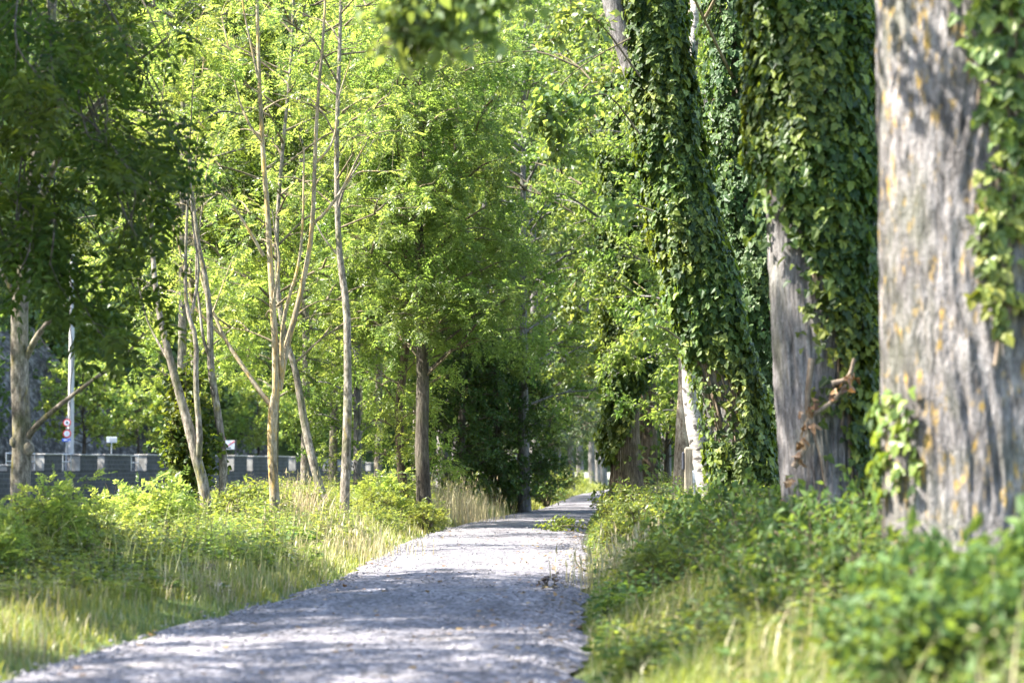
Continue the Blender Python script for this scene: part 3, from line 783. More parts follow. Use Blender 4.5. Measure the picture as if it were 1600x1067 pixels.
finish_trunk(tk, c, r, org, rf, sd, M['bark_dark']); atk = trunk_at(c, r)
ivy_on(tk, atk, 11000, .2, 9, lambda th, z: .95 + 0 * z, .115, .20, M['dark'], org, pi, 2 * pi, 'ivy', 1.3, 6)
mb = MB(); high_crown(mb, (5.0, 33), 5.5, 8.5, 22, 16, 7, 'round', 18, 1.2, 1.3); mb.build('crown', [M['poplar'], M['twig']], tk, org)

# 4: far ivy column with flared brown foot and its neighbour
D4 = 70.0
t4, c, r, org, rf, sd = big_trunk('poplar_tree', 'farther upright trunk by the path bend, ivy above a bare flared brown foot', D4,
    [(-60, 955, 990), (300, 955, 995), (560, 957, 998), (680, 958, 1000), (740, 955, 1004), (765, 952, 1008)], None, 8, 60, 80, .05, top=(2.8, 70, 19, .2), flare=.3)
finish_trunk(t4, c, r, org, rf, sd, M['bark_brown']); at4 = trunk_at(c, r)
def mask4(th, z):
    x, y, r = at4(z); xx = x + (r + .1) * np.cos(th); px = 800 + xx / D4 * F; py = HOR - (z - EYE) / D4 * F
    lim = np.interp(px, [945, 960, 985, 1000], [730, 715, 660, 600]); return np.where(py < lim, .95, .02)
ivy_on(t4, at4, 15000, .6, 13, mask4, .14, .22, None, org, pi, 2 * pi, 'ivy', 1.2, 12)
mb = MB(); high_crown(mb, (2.8, 70), 5.5, 8.2, 22, 18, 8, 'round', 16, 1.3, 1.4)
for pts in ([(990, 440), (1015, 460), (1035, 490), (1048, 525)], [(960, 400), (930, 410), (900, 440), (880, 480)]):
    hang(mb, [P(a, b, D4 - 1 - .3 * k) for k, (a, b) in enumerate(pts)], .02, 'round', 8, .7, 14, 1.7, -.3, .3)
mb.build('crown', [M['poplar'], M['twig']], t4, org)
D5 = 80.0
t5, c, r, org, rf, sd = big_trunk('poplar_tree', 'brown trunk with thin bare vines just right of the flared ivy trunk', D5,
    [(0, 1000, 1022), (500, 1001, 1024), (640, 1001, 1026), (750, 998, 1028)], None, 9, 40, 60, .05, top=(4.6, 80, 18, .2))
finish_trunk(t5, c, r, org, rf, sd, M['bark_brown']); at5 = trunk_at(c, r)
ivy_on(t5, at5, 5000, .6, 13, lambda th, z: np.where(z > 5.5, .8, .12), .14, .15, None, org, pi, 2 * pi, 'ivy', 1.0, 14)
mb = MB(); high_crown(mb, (4.6, 80), 5.5, 7, 22, 16, 10, 'round', 16, 1.2, 1.5); mb.build('crown', [M['poplar'], M['twig']], t5, org)

# pale trunk, birch, post
def simple_tree(name, label, D, cl, rad, bark, crown=None, group=None, sides=24, cat='tree', extra=None):
    pts = spline([P(a, b, D) for a, b in cl], 26)
    zb = float(gz(pts[0, 0], D)) - .15
    if pts[0, 2] > zb: pts = np.vstack([[pts[0, 0] + (pts[0, 0] - pts[2, 0]) * .3, D, zb], pts])
    t = thing(name, label, cat, (pts[0, 0], D, zb + .15), group); org = (pts[0, 0], D, zb + .15)
    rr = np.interp(np.linspace(0, 1, len(pts)), np.linspace(0, 1, len(rad)), rad) * (1 + .45 * np.exp(-(pts[:, 2] - zb) / .22))
    rf = ridges(1, .055, 8)
    mb = MB(); tube(mb, pts, rr, sides, 0, True, rf)
    for e in (extra or []):
        ep = spline([P(a, b, D + dd) for a, b, dd in e[0]], 14); tube(mb, ep, np.linspace(e[1], e[2], 14), 8, 0, True)
    mb.build('trunk', bark, t, org)
    return t, pts, org
tp_, pts, org = simple_tree('bare_trunk', 'pale tan trunk in full sun behind the wooden post', 57, [(1066, 800), (1069, 720), (1072, 640), (1073, 560), (1074, 420), (1078, 200), (1085, -80)], [.26, .23, .19, .17, .15], M['bark_tan'])
mb = MB(); high_crown(mb, pts[-1], 3.2, 11, 17, 10, 3, 'oval', 12, 1.2, 1.4)
mb.build('crown', [M['poplar'], M['twig']], tp_, org)
tb_, pts, org = simple_tree('birch_tree', 'white birch trunk with black patches leaning left beside the leaning ivy trunk', 50, [(1112, 800), (1103, 740), (1091, 690), (1081, 640), (1075, 580), (1072, 420), (1078, 200), (1090, -80)], [.26, .22, .17, .13, .11, .09], M['bark_birch'])
mb = MB(); A, B = twigs_on(gen_limbs(pts, 5.5, 11.5, 14, lambda t: 2.2 * (1 - .4 * t), .6), 2.0, .7, .2); sticks(mb, A, B, .006, .003, 1, -.05); foliage(mb, A, B, 'round', 12, 0, .8)
mb.build('crown', [M['poplar'], M['twig']], tb_, org)
Dp = 48.0
pb = P(1076, 790, Dp); zb = float(gz(pb[0], Dp)); zt = P(1076, 700, Dp)[2]
post = thing('wooden_post', 'square weathered wooden post in front of the pale tan trunk', 'post', (pb[0], Dp, zb))
mb = MB(); box(mb, (0, 0, (zt - zb) / 2), (.15, .15, zt - zb), bev=.012); box(mb, (0, 0, zt - zb + .01), (.11, .11, .025), bev=.01); mb.build('shaft', M['dry_timber'], post)
mb = MB(); box(mb, (-.105, -.02, P(0, 720, Dp)[2] - zb), (.055, .10, .36), bev=.02); mb.build('reflector', M['rubber'], post)
bx_ = thing('meter_box', 'small pale grey box mounted on a short stake beside the wooden post', 'box', (X(1088, 50), 50.6, float(gz(X(1088, 50), 50.6))))
z1 = P(0, 745, 50.6)[2] - bx_.location[2]
mb = MB(); box(mb, (0, 0, z1), (.13, .10, .27), bev=.015); mb.build('housing', M['grey_box'], bx_)
mb = MB(); box(mb, (0, -.056, z1 + .02), (.09, .012, .16), bev=.004); mb.build('lid', M['grey_box'], bx_)
mb = MB(); tube(mb, [(0, .07, 0), (0, .07, z1 + .1)], .025, 8); mb.build('stake', M['steel'], bx_)

# low timber rail in the clearing
rl = thing('timber_rail', 'low pale timber rail lying across the sunny clearing behind the post', 'rail', (X(1060, 62), 62, .35))
for zz, xx in ((.62, 0.0), (.32, .15)):
    mb = MB(); tube(mb, [(-.75 + xx, 0, zz), (0, .03, zz + .02), (1.0 + xx, 0, zz)], .07, 8); mb.build('log', M['dry_timber'], rl)
for xx in (-.5, .8):
    mb = MB(); box(mb, (xx, .12, .35), (.12, .12, .8), bev=.01); mb.build('post', M['dry_timber'], rl)

# ------------------------------------------------------------------ trees on the left verge
# A: nearest left tree with dark overhanging crown
DA = 30.0
tA, pts, org = simple_tree('ash_tree', 'nearest tree at the left edge, pale knobbly trunk under a dark overhanging crown', DA,
    [(40, 900), (36, 840), (32, 760), (35, 690), (32, 620), (30, 520), (34, 440), (48, 330), (66, 180), (80, 20), (88, -140), (95, -320)],
    [.155, .125, .118, .118, .112, .105, .10, .085, .075, .065, .05, .04], M['bark_mid'], None, 'slender trees on the bank left of the path', 28,
    extra=[([(38, 690, 0), (62, 660, -.2), (110, 620, -.5), (190, 560, -.9), (225, 520, -1.2)], .045, .012),
           ([(40, 560, 0), (62, 520, -.2), (100, 480, -.5), (160, 440, -.8), (230, 380, -1)], .045, .012),
           ([(42, 380, 0), (90, 250, -1), (180, 130, -2), (260, 60, -3)], .05, .012),
           ([(30, 480, 0), (5, 430, .2), (-40, 380, .4)], .04, .015)])
# knobs where limbs were lost
for a, b, s in ((44, 700, .10), (22, 690, .07), (42, 772, .06), (22, 610, .05)):
    p = P(a, b, DA - .05); mb = MB(); tube(mb, [p - np.array([0, 0, s]), p - np.array([0, 0, s * .4]), p + np.array([0, 0, s * .4]), p + np.array([0, 0, s])], [s * .3, s * .8, s * .75, s * .3], 10); mb.build('burr', M['bark_mid'], tA, org)
mb = MB()
limbs = []
def boughs(specs):
    for pts3, r0 in specs:
        lp = spline(pts3, 12); limbs.append(lp); tube(mb, lp, np.linspace(r0, .008, 12), 6, 1, cap=False)
for k in range(24):
    a = -20 + 225 * ru(0, 1) ** 1.2; b = ru(-60, 400)
    if b > 400 - a * .42: b = 400 - a * .42
    dd = DA - ru(1.5, 6.5) - (.012 * a)
    q = P(a, b, dd); st = P(40 + ru(0, 60), b - ru(60, 260), DA - ru(0, 1.5))
    boughs([([st, (st + q) / 2 + np.array([0, 0, .35]), q, q + np.array([ru(-.1, .35), -.2, -ru(.2, .55)])], .012)])
for e_ in ((300, 335), (285, 240), (210, 450), (155, 520), (270, 180), (245, 385), (100, 440), (20, 400), (265, 90), (180, 410), (60, 380), (265, 330)):
    q = P(e_[0], e_[1], DA - ru(2, 6)); st = P(e_[0] - 120, e_[1] - ru(90, 170), DA - 1.5)
    boughs([([st, (st + q) / 2 + np.array([0, 0, .3]), q], .011)])
A, B = twigs_on(limbs, 2.1, .50, .3, -.5); sticks(mb, A, B, .006, .003, 1, -.04); foliage(mb, A, B, 'compound', 4, 0, 1.75)
limbs = []
# upper crown above the frame, the one that shades the path
up_ = gen_limbs(np.array([(pts[0, 0] - .6, DA, 7.0), (pts[0, 0] - .2, DA - .5, 11), (pts[0, 0], DA - 1, 15.5)]), 8.6, 15.0, 30, lambda t: 5.4 * (1 - .45 * t), .4)
for lp in up_: tube(mb, lp, np.linspace(.05, .01, len(lp)), 5, 1, cap=False)
A, B = twigs_on(up_, 2.6, .85, .2); sticks(mb, A, B, .007, .003, 1, -.04); foliage(mb, A, B, 'compound', 8, 0, 1.35)
mb.build('crown', [M['ash'], M['bark_dark']], tA, org)

def bare_twigs(mb, lines, D, per_m, tl, mat=1, up=.25, r=.006, t0=.25):
    L = [spline(l, 14) for l in lines]
    A, B = twigs_on(L, per_m, tl, t0, up, .8); sticks(mb, A, B, r, .0025, mat, .02)
    k = rng.random(len(A)) < .7; d = (B - A)[k]; A2 = A[k] + d * ru(.4, .9, (k.sum(), 1)); B2 = A2 + nrm(nrm(d) * .7 + rdir(k.sum()) * .7) * tl * ru(.3, .6, (k.sum(), 1))
    sticks(mb, A2, B2, r * .6, .002, mat, 0)
    return A2, B2

# D: the forked, half bare tree in full sun
DD = 45.0
GL = 'slender trees on the bank left of the path'
lim = [([(429, 640, 0), (405, 610, 0), (378, 570, .1), (352, 530, .2), (330, 480, .3), (316, 440, .3), (305, 395, .4)], .050, .018),
       ([(431, 620, 0), (430, 540, -.1), (424, 440, -.1), (418, 330, 0), (411, 240, 0), (405, 120, .1), (402, 20, .1), (400, -90, .1)], .070, .024),
       ([(436, 610, 0), (447, 545, .1), (462, 490, .1), (478, 420, .15), (488, 355, .2), (492, 250, .2), (497, 150, .2), (505, 60, .3), (512, -80, .4)], .066, .020),
       ([(440, 590, 0), (441, 520, -.3), (450, 470, -.4), (465, 420, -.4), (473, 350, -.5), (475, 230, -.5)], .045, .016),
       ([(426, 480, -.1), (436, 410, -.3), (430, 365, -.4), (425, 330, -.4)], .03, .010),
       ([(412, 400, -.1), (395, 370, -.2), (370, 330, -.2), (345, 300, -.3), (322, 270, -.3)], .034, .010),
       ([(408, 220, 0), (390, 195, 0), (372, 150, .1), (358, 80, .1), (345, 20, .1)], .028, .010),
       ([(489, 350, .2), (510, 330, .1), (535, 295, 0), (560, 245, 0), (572, 225, -.1)], .036, .012),
       ([(535, 297, 0), (560, 270, 0), (600, 268, -.1), (635, 265, -.2)], .018, .006),
       ([(493, 255, .2), (512, 235, .2), (524, 205, .2), (530, 150, .2), (548, 95, .3)], .028, .009),
       ([(350, 528, .2), (322, 500, .1), (300, 470, .1), (283, 400, .1), (270, 350, .1)], .030, .010),
       ([(405, 130, 0), (392, 70, 0), (380, 10, 0), (372, -60, 0)], .025, .010)]
tD, pts, org = simple_tree('robinia_tree', 'sunlit forked tree with yellow-brown bare limbs spreading like a fan', DD, [(432, 870), (431, 808), (427, 740), (425, 690), (427, 640), (431, 615)], [.115, .10, .09, .085, .092, .075], M['bark_warm'], None, GL, 20, extra=lim)
mb = MB(); lines = [[P(a, b, DD + d) for a, b, d in e[0]] for e in lim]
A2, B2 = bare_twigs(mb, lines, DD, 2.6, .50, 1)
sel = [l[-4:] for l in lines[1:3] + lines[6:12]]
limbs = [spline(l, 10) for l in sel]
A, B = twigs_on(limbs, 2.2, .5, .4); sticks(mb, A, B, .005, .003, 1); foliage(mb, A, B, 'compound', 5, 0, 1.1)
# two yellow sprays on the upper left
for ptsq in ([(412, 105), (380, 95), (345, 120), (310, 150)], [(410, 85), (440, 92), (470, 80)], [(300, 440), (270, 470), (240, 455)]):
    lp = spline([P(a, b, DD - .4) for a, b in ptsq], 10); A, B = twigs_on([lp], 8, .4, .1); sticks(mb, A, B, .005, .003, 1); foliage(mb, A, B, 'compound', 8, 0, 1.2)
mb.build('crown', [M['robinia'], M['twig_pale']], tD, org)

# B, C: the pair with thin pale stems
tB, pts, org = simple_tree('robinia_tree', 'twin-stemmed pale tree leaning left out of the dark ivy bush', 42, [(333, 880), (325, 820), (318, 760), (308, 720), (296, 670), (276, 600), (258, 530), (246, 470), (238, 380), (236, 260)], [.115, .10, .095, .09, .085, .07, .06, .05, .04, .03], M['bark_mid'], None, GL, 18,
    extra=[([(309, 725, 0), (312, 680, -.1), (306, 600, -.1), (306, 530, -.1), (292, 480, 0), (290, 400, 0), (296, 250, 0)], .062, .022),
           ([(262, 560, 0), (250, 540, .1), (230, 500, .3), (215, 440, .3)], .03, .01),
           ([(300, 490, 0), (310, 420, 0), (300, 340, .1), (298, 240, .1)], .03, .012)])
mb = MB(); bare_twigs(mb, [[P(a, b, 42) for a, b in l] for l in ([(246, 470), (238, 380), (236, 260)], [(292, 480), (290, 400), (296, 250)], [(300, 490), (310, 420), (298, 240)])], 42, 4, .45)
limbs = [spline([P(a, b, 42 + .3 * k) for a, b in l], 10) for k, l in enumerate(([(238, 380), (215, 300), (190, 260)], [(236, 280), (250, 180), (265, 60)], [(294, 280), (300, 160), (310, 20)], [(298, 250), (270, 200), (250, 90)], [(236, 300), (200, 350), (180, 410)]))]
for lp in limbs: tube(mb, lp, np.linspace(.02, .006, 10), 5, 1, cap=False)
A, B = twigs_on(limbs, 6, .6, .1); sticks(mb, A, B, .005, .003, 1); foliage(mb, A, B, 'compound', 7, 0, 1.2); mb.build('crown', [M['robinia'], M['twig']], tB, org)
tC, pts, org = simple_tree('robinia_tree', 'thin grey-barked tree with a low bend, between the twin-stemmed and the forked tree', 44, [(348, 860), (347, 815), (349, 740), (345, 680), (336, 620), (329, 570), (328, 500), (322, 440), (310, 380), (300, 300)], [.095, .085, .08, .07, .068, .06, .05, .04, .03], M['bark_mid'], None, GL, 18,
    extra=[([(329, 560, 0), (318, 530, 0), (312, 480, 0), (306, 420, .1), (315, 330, .1)], .035, .012)])
mb = MB(); bare_twigs(mb, [[P(a, b, 44) for a, b in l] for l in ([(328, 500), (322, 440), (310, 380), (300, 300)], [(318, 530), (312, 480), (306, 420), (315, 330)])], 44, 6, .45)
limbs = [spline([P(a, b, 44 + .3 * k) for a, b in l], 10) for k, l in enumerate(([(310, 380), (300, 300), (280, 240)], [(315, 330), (325, 260), (345, 200)], [(300, 330), (310, 200), (320, 60)], [(328, 500), (350, 440), (365, 400)]))]
for lp in limbs: tube(mb, lp, np.linspace(.018, .006, 10), 5, 1, cap=False)
A, B = twigs_on(limbs, 6, .55, .1); sticks(mb, A, B, .005, .003, 1); foliage(mb, A, B, 'compound', 6, 0, 1.2)
mb.build('crown', [M['robinia'], M['twig_pale']], tC, org)
# E, F, G, H
tE, pts, org = simple_tree('robinia_tree', 'crooked dark tree leaning left just right of the forked bare tree', 52, [(520, 850), (512, 800), (498, 755), (484, 700), (472, 640), (462, 580), (447, 530), (436, 470), (432, 380), (440, 250), (455, 90), (460, -60)], [.115, .10, .09, .085, .08, .07, .06, .055, .05, .04, .03, .025], M['bark_mid'], None, GL, 18)
mb = MB(); lb = gen_limbs(pts, 3.6, 12, 26, lambda t: 2.2, .45); [tube(mb, l, np.linspace(.03, .006, len(l)), 5, 1, cap=False) for l in lb]
A, B = twigs_on(lb, 2.0, .6, .2); sticks(mb, A, B, .005, .003, 1); foliage(mb, A, B, 'compound', 6, 0, 1.2); mb.build('crown', [M['robinia'], M['twig']], tE, org)
tF, pts, org = simple_tree('robinia_tree', 'straight slim mottled tree standing alone at the verge edge, right of the crooked leaning one', 50, [(538, 850), (538, 800), (541, 720), (543, 640), (543, 560), (541, 480), (531, 400), (527, 320), (526, 220), (530, 100), (535, -80)], [.11, .10, .095, .09, .082, .075, .065, .06, .05, .04, .03], M['bark_mid'], None, GL, 18,
    extra=[([(527, 330, 0), (540, 290, -.2), (562, 255, -.3), (590, 210, -.4)], .03, .01), ([(529, 400, 0), (505, 370, 0), (480, 320, .2)], .025, .01)])
mb = MB(); lb = gen_limbs(pts, 6.5, 11.5, 12, lambda t: 1.8, .6); [tube(mb, l, np.linspace(.025, .006, len(l)), 5, 1, cap=False) for l in lb]
A, B = twigs_on(lb, 1.8, .6, .2); sticks(mb, A, B, .005, .003, 1); foliage(mb, A, B, 'compound', 5, 0, 1.2); mb.build('crown', [M['robinia'], M['twig']], tF, org)
tG, pts, org = simple_tree('ash_tree', 'brown trunk with leafy side shoots just left of the dark shaded trunk', 60, [(636, 850), (632, 780), (626, 720), (624, 650), (628, 590), (636, 520), (634, 430), (628, 300), (632, 100)], [.14, .12, .11, .105, .10, .09, .07, .05], M['bark_brown'], None, GL, 18)
mb = MB(); lb = gen_limbs(pts, 1.4, 11.5, 44, lambda t: 1.0 + 1.8 * t, .4); [tube(mb, l, np.linspace(.025, .006, len(l)), 5, 1, cap=False) for l in lb]
A, B = twigs_on(lb, 3.8, .65, .2); sticks(mb, A, B, .005, .003, 1); foliage(mb, A, B, 'compound', 7, 0, 1.35); mb.build('crown', [M['robinia'], M['twig']], tG, org)
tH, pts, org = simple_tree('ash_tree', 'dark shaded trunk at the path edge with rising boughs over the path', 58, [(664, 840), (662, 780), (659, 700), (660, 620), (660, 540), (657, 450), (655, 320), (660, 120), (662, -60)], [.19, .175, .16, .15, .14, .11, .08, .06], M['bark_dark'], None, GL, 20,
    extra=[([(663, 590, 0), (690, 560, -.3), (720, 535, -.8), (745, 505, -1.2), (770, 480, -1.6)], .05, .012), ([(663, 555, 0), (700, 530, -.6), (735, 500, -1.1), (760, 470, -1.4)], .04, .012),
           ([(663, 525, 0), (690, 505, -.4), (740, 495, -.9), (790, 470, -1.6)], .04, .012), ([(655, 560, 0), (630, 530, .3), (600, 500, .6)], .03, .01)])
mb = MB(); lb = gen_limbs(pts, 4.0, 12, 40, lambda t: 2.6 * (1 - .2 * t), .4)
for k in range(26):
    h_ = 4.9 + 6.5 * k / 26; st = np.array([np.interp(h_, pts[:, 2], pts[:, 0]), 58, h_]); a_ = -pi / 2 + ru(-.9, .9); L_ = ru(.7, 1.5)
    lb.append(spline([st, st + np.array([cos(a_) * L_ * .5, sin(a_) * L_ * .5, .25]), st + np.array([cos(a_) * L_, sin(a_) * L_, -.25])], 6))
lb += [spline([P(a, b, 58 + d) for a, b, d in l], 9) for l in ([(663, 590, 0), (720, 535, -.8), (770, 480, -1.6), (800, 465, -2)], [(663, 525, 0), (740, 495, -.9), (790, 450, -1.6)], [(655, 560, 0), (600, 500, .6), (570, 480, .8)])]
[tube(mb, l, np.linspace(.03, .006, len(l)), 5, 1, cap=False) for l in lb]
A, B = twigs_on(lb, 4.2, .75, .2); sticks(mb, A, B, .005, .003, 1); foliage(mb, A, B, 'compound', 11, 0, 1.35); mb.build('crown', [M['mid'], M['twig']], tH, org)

# ------------------------------------------------------------------ trees behind: a few kinds, copied
GB = 'leafy trees behind the verge and along the path'
def hide(o): pass
proto = {}
def place(kind, px, D, sc=1.0, rz=None, label=''):
    x = X(px, D); z = float(gz(x, D)) if wall_d(x, D) < 0 or D > 245 else ROAD
    loc = (x, D, max(z, -1.5)); rz = ru(0, 6.28) if rz is None else rz
    if kind not in proto:
        spec = dict(
            robinia=dict(name='robinia_tree', H=15, r=3.3, h0=4.6, nl=38, kind='compound', lmat=M['robinia'], bark=M['bark_mid'], per_m=3.2, tl=.8, sprays=9, lsc=1.4, trunk_r=.15, up=.45),
            robinia2=dict(name='robinia_tree', H=17, r=3.0, h0=4.8, nl=38, kind='compound', lmat=M['robinia'], bark=M['bark_mid'], per_m=3.2, tl=.8, sprays=9, lsc=1.4, trunk_r=.14, up=.6),
            poplar=dict(name='poplar_tree', H=18, r=3.4, h0=2.2, nl=46, kind='round', lmat=M['poplar'], bark=M['bark_grey'], per_m=4.2, tl=.75, sprays=26, lsc=1.4, trunk_r=.22, up=.45),
            poplar2=dict(name='poplar_tree', H=16, r=3.8, h0=2.2, nl=44, kind='oval', lmat=M['mid'], bark=M['bark_grey'], per_m=4.0, tl=.75, sprays=28, lsc=1.5, trunk_r=.2, up=.35),
            willow=dict(name='willow_tree', H=13, r=3.6, h0=1.2, nl=44, kind='narrow', lmat=M['willow'], bark=M['bark_dark'], per_m=2.8, tl=.8, sprays=22, lsc=1.8, trunk_r=.2, up=.4),
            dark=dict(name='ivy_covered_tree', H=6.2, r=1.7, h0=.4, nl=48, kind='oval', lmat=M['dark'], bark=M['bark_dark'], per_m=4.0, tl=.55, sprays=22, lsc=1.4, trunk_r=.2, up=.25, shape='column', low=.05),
            bright=dict(name='maple_tree', H=5.6, r=2.6, h0=1.2, nl=26, kind='round', lmat=M['robinia'], bark=M['bark_dark'], per_m=3.2, tl=.6, sprays=18, lsc=1.9, trunk_r=.12, up=.35),
        )[kind]
        t = gen_tree(label=label, loc=loc, group=GB, **spec); t.rotation_euler = (0, 0, rz); t.scale = (sc, sc, sc); proto[kind] = t
        return t
    return dup(proto[kind], loc, rz, sc, label)
BACK = [
 ('robinia2', 300, 72, 1.0, 'yellow-green tree filling the gap above the twin-stemmed pale tree'),
 ('robinia', 427, 78, 1.05, 'bright feathery tree directly behind the left limb of the forked bare tree'),
 ('robinia2', 476, 70, 1.0, 'bright feathery tree behind the fork of the bare sunlit tree'),
 ('robinia', 520, 80, 1.05, 'yellow-green tree behind the straight slim mottled trunk'),
 ('robinia2', 590, 74, 1.0, 'light green tree behind the gap between the slim mottled trunk and the brown trunk'),
 ('poplar2', 560, 64, .62, 'low bushy tree beside the foot of the slim mottled trunk'),
 ('poplar', 690, 84, 1.0, 'mid green leafy tree rising above the dark shaded trunk'),
 ('poplar', 760, 90, 1.0, 'mid green leafy tree above the dark ivy thicket'),
 ('poplar2', 820, 82, 1.05, 'deep green tree leaning its boughs over the middle of the path'),
 ('poplar', 834, 98, 1.1, 'leafy tree over the vanishing point of the path'),
 ('willow', 832, 106, 1.0, 'grey-green willow left of the path where it disappears'),
 ('willow', 866, 130, 1.1, 'farther grey-green willow closing the path'),
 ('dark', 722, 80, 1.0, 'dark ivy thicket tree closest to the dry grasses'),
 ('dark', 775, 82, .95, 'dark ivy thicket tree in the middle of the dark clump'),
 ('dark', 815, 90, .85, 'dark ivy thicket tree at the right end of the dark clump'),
 ('poplar', 1040, 96, 1.05, 'leafy tree behind the brown vine trunk'),
 ('bright', 1045, 92, 1.1, 'low bright green tree glowing between the vine trunk and the pale trunk'),
 ('poplar2', 1110, 66, 1.0, 'shaded green tree behind the leaning ivy trunk'),
 ('poplar2', 1165, 74, 1.1, 'shaded green tree deep between the leaning and the second trunk'),
 ('poplar', 1080, 115, 1.1, 'far leafy tree in the gap above the white birch'),
 ('poplar2', 1270, 58, 1.0, 'shaded tree hidden behind the second trunk'),
 ('poplar2', 1385, 50, 1.0, 'shaded leafy tree deep behind the half hidden ivy trunk'),
 ('robinia2', 1000, 140, 1.1, 'far light green tree right of the path end'),
 ('poplar', 790, 135, 1.1, 'far leafy tree behind the dark ivy thicket'),
 ('robinia', 650, 110, 1.1, 'far yellow-green tree behind the brown and dark trunks'),
 ('robinia2', 560, 120, 1.1, 'far yellow-green tree on the near river bank behind the slim trunk'),
 ('poplar', 715, 118, 1.6, 'tall far leafy tree topping the gap above the dark shaded trunk'),
 ('poplar2', 800, 128, 1.75, 'tall far tree filling the top of the gap over the path'),
 ('poplar', 868, 150, 1.9, 'tallest far tree straight above the path end'),
 ('poplar2', 940, 215, 2.4, 'big distant tree just left of the leaning ivy trunk top'),
 ('poplar', 925, 185, 1.2, 'farthest leafy tree at the end of the path'),
]
for k, px, D, sc, lab in BACK: place(k, px, D, sc, None, lab)
# roadside trees over the wall
rt = wall_s(128)
def road_tree(px, back, kind, sc, label):
    k = (px - 800) / F
    n = W0 + WN * back; s = (k * n[1] - n[0]) / (WD[0] - k * WD[1]); q = n + WD * s
    o = dup(proto[kind], (q[0], q[1], ROAD), ru(0, 6.28), sc, label, 'trees along the road behind the wall'); return o
road_tree(130, 5, 'bright', 1.25, 'bright yellow-green roadside tree with a dark stem behind the round signs')
road_tree(215, 5, 'bright', 1.0, 'bright roadside tree right of the round signs, behind the white post sign')
road_tree(405, 4, 'bright', 1.2, 'bright roadside tree behind the forked bare trunk, right of the red and white board')
road_tree(470, 4, 'bright', 1.15, 'roadside tree showing left of the slim mottled trunk')
road_tree(560, 4, 'bright', 1.2, 'farthest roadside tree near the end of the stone wall')
for px_, D_, sc_, l_ in ((-9.4, 22.8, 1.0, 'unseen shade tree on the bank beyond the left edge, nearest the viewer'), (-11.8, 27.5, 1.1, 'taller unseen shade tree on the bank beyond the left edge'), (-13.0, 23.5, 1.2, 'tallest unseen shade tree beyond the left edge'), (-9.0, 16.0, .75, 'smallest unseen shade tree on the bank beyond the left edge')):  # unseen trees left of the frame, placed to shade path and overhang
    if 'shade' not in proto:
        proto['shade'] = gen_tree('ash_tree', 17, 3.9, 7.5, 34, 'compound', M['ash'], M['bark_mid'], 2.0, .80, 10, 1.7, .16, .35, l_, 'tree', (px_, D_, float(gz(px_, D_))), 'unseen shade trees on the bank beyond the left edge')
    else: dup(proto['shade'], (px_, D_, float(gz(px_, D_))), ru(0, 6), sc_, l_)
x = X(280, 62); dup(proto['shade'], (x, 62, -1.5), 1.0, 1.0, 'tall green tree showing through the dark overhang at the left', GB)
# far trunks along the path
for px, D, sc, lab in ((846, 112, .9, 'dark leaning trunk left of the far path'), (893, 150, 1.0, 'upright grey trunk nearest the far end of the path'), (907, 170, 1.25, 'thick brown trunk at the very end of the path'), (934, 205, 1.0, 'thin trunk right of the path end')):
    place('poplar', px, D, sc, None, lab)

# dark ivy bush at the twin stems
def shrub(name, label, loc, r, h, kind, lmat, n, tl, sprays, lsc, group=None, cat='shrub', twig=None):
    t = thing(name, label, cat, loc, group); mb = MB(); limbs = []
    for k in range(n):
        az = ru(0, 6.28); rr = r * math.sqrt(ru(0, 1)); hh = h * (1 - .55 * (rr / r) ** 2) * ru(.6, 1.0)
        e = np.array([rr * cos(az), rr * sin(az), hh]); limbs.append(spline([(0.15 * e[0], .15 * e[1], -.05), (e[0] * .45, e[1] * .45, hh * .7), e], 7))
    for lp in limbs: tube(mb, lp, np.linspace(.014, .004, 7), 4, 0, cap=False)
    mb.build('stems', twig or M['twig'], t)
    mb = MB(); A, B = twigs_on(limbs, 5, tl, .25, .1); sticks(mb, A, B, .004, .002, 1); foliage(mb, A, B, kind, sprays, 0, lsc, .05, -.15)
    mb.build('foliage', [lmat, twig or M['twig']], t); return t
x = X(292, 44); shrub('ivy_bush', 'tall dark ivy bush around the foot of the twin-stemmed tree', (x, 44, float(gz(x, 44))), .55, 3.9, 'round', M['ivy'], 60, .35, 9, 1.05)

# ------------------------------------------------------------------ signs and pole beyond the wall
def road_pt(px, back):
    k = (px - 800) / F; n = W0 + WN * back; s = (k * n[1] - n[0]) / (WD[0] - k * WD[1]); q = n + WD * s
    return np.array([q[0], q[1], ROAD])
def disc(mb, c, r, thick, mat=0, n=24):
    a = np.linspace(0, 2 * pi, n, endpoint=False)
    f = np.stack([c[0] + r * np.cos(a), np.full(n, c[1] - thick / 2), c[2] + r * np.sin(a)], 1); b = f + np.array([0, thick, 0])
    mb.add(np.vstack([f, b]), list(range(n)) + list(range(2 * n - 1, n - 1, -1)) + [v for i in range(n) for v in (i + n, (i + 1) % n + n, (i + 1) % n, i)], [n, n] + [4] * n, mat)
q = road_pt(111, 4.5); zt = EYE + (HOR - 470) / F * q[1]
up = thing('utility_pole', 'tall pale concrete pole behind the roadside tree with a dark cable on it', 'pole', tuple(q))
mb = MB(); tube(mb, [(0, 0, 0), (0, 0, (zt - ROAD) * .5), (0, 0, zt - ROAD + 3)], [.22, .185, .15], 14); mb.build('shaft', M['concrete'], up)
mb = MB(); hh = zt - ROAD; tube(mb, spline([(-.05, -.2, hh + 2), (-.1, -.19, hh * .86), (.12, -.24, hh * .74), (.15, -.22, hh * .62), (-.02, -.24, hh * .5), (-.04, -.26, hh * .2)], 20), .03, 5); mb.build('cable', M['black'], up)
q = road_pt(104.5, 1.8); zz = lambda py: EYE + (HOR - py) / F * q[1] - ROAD
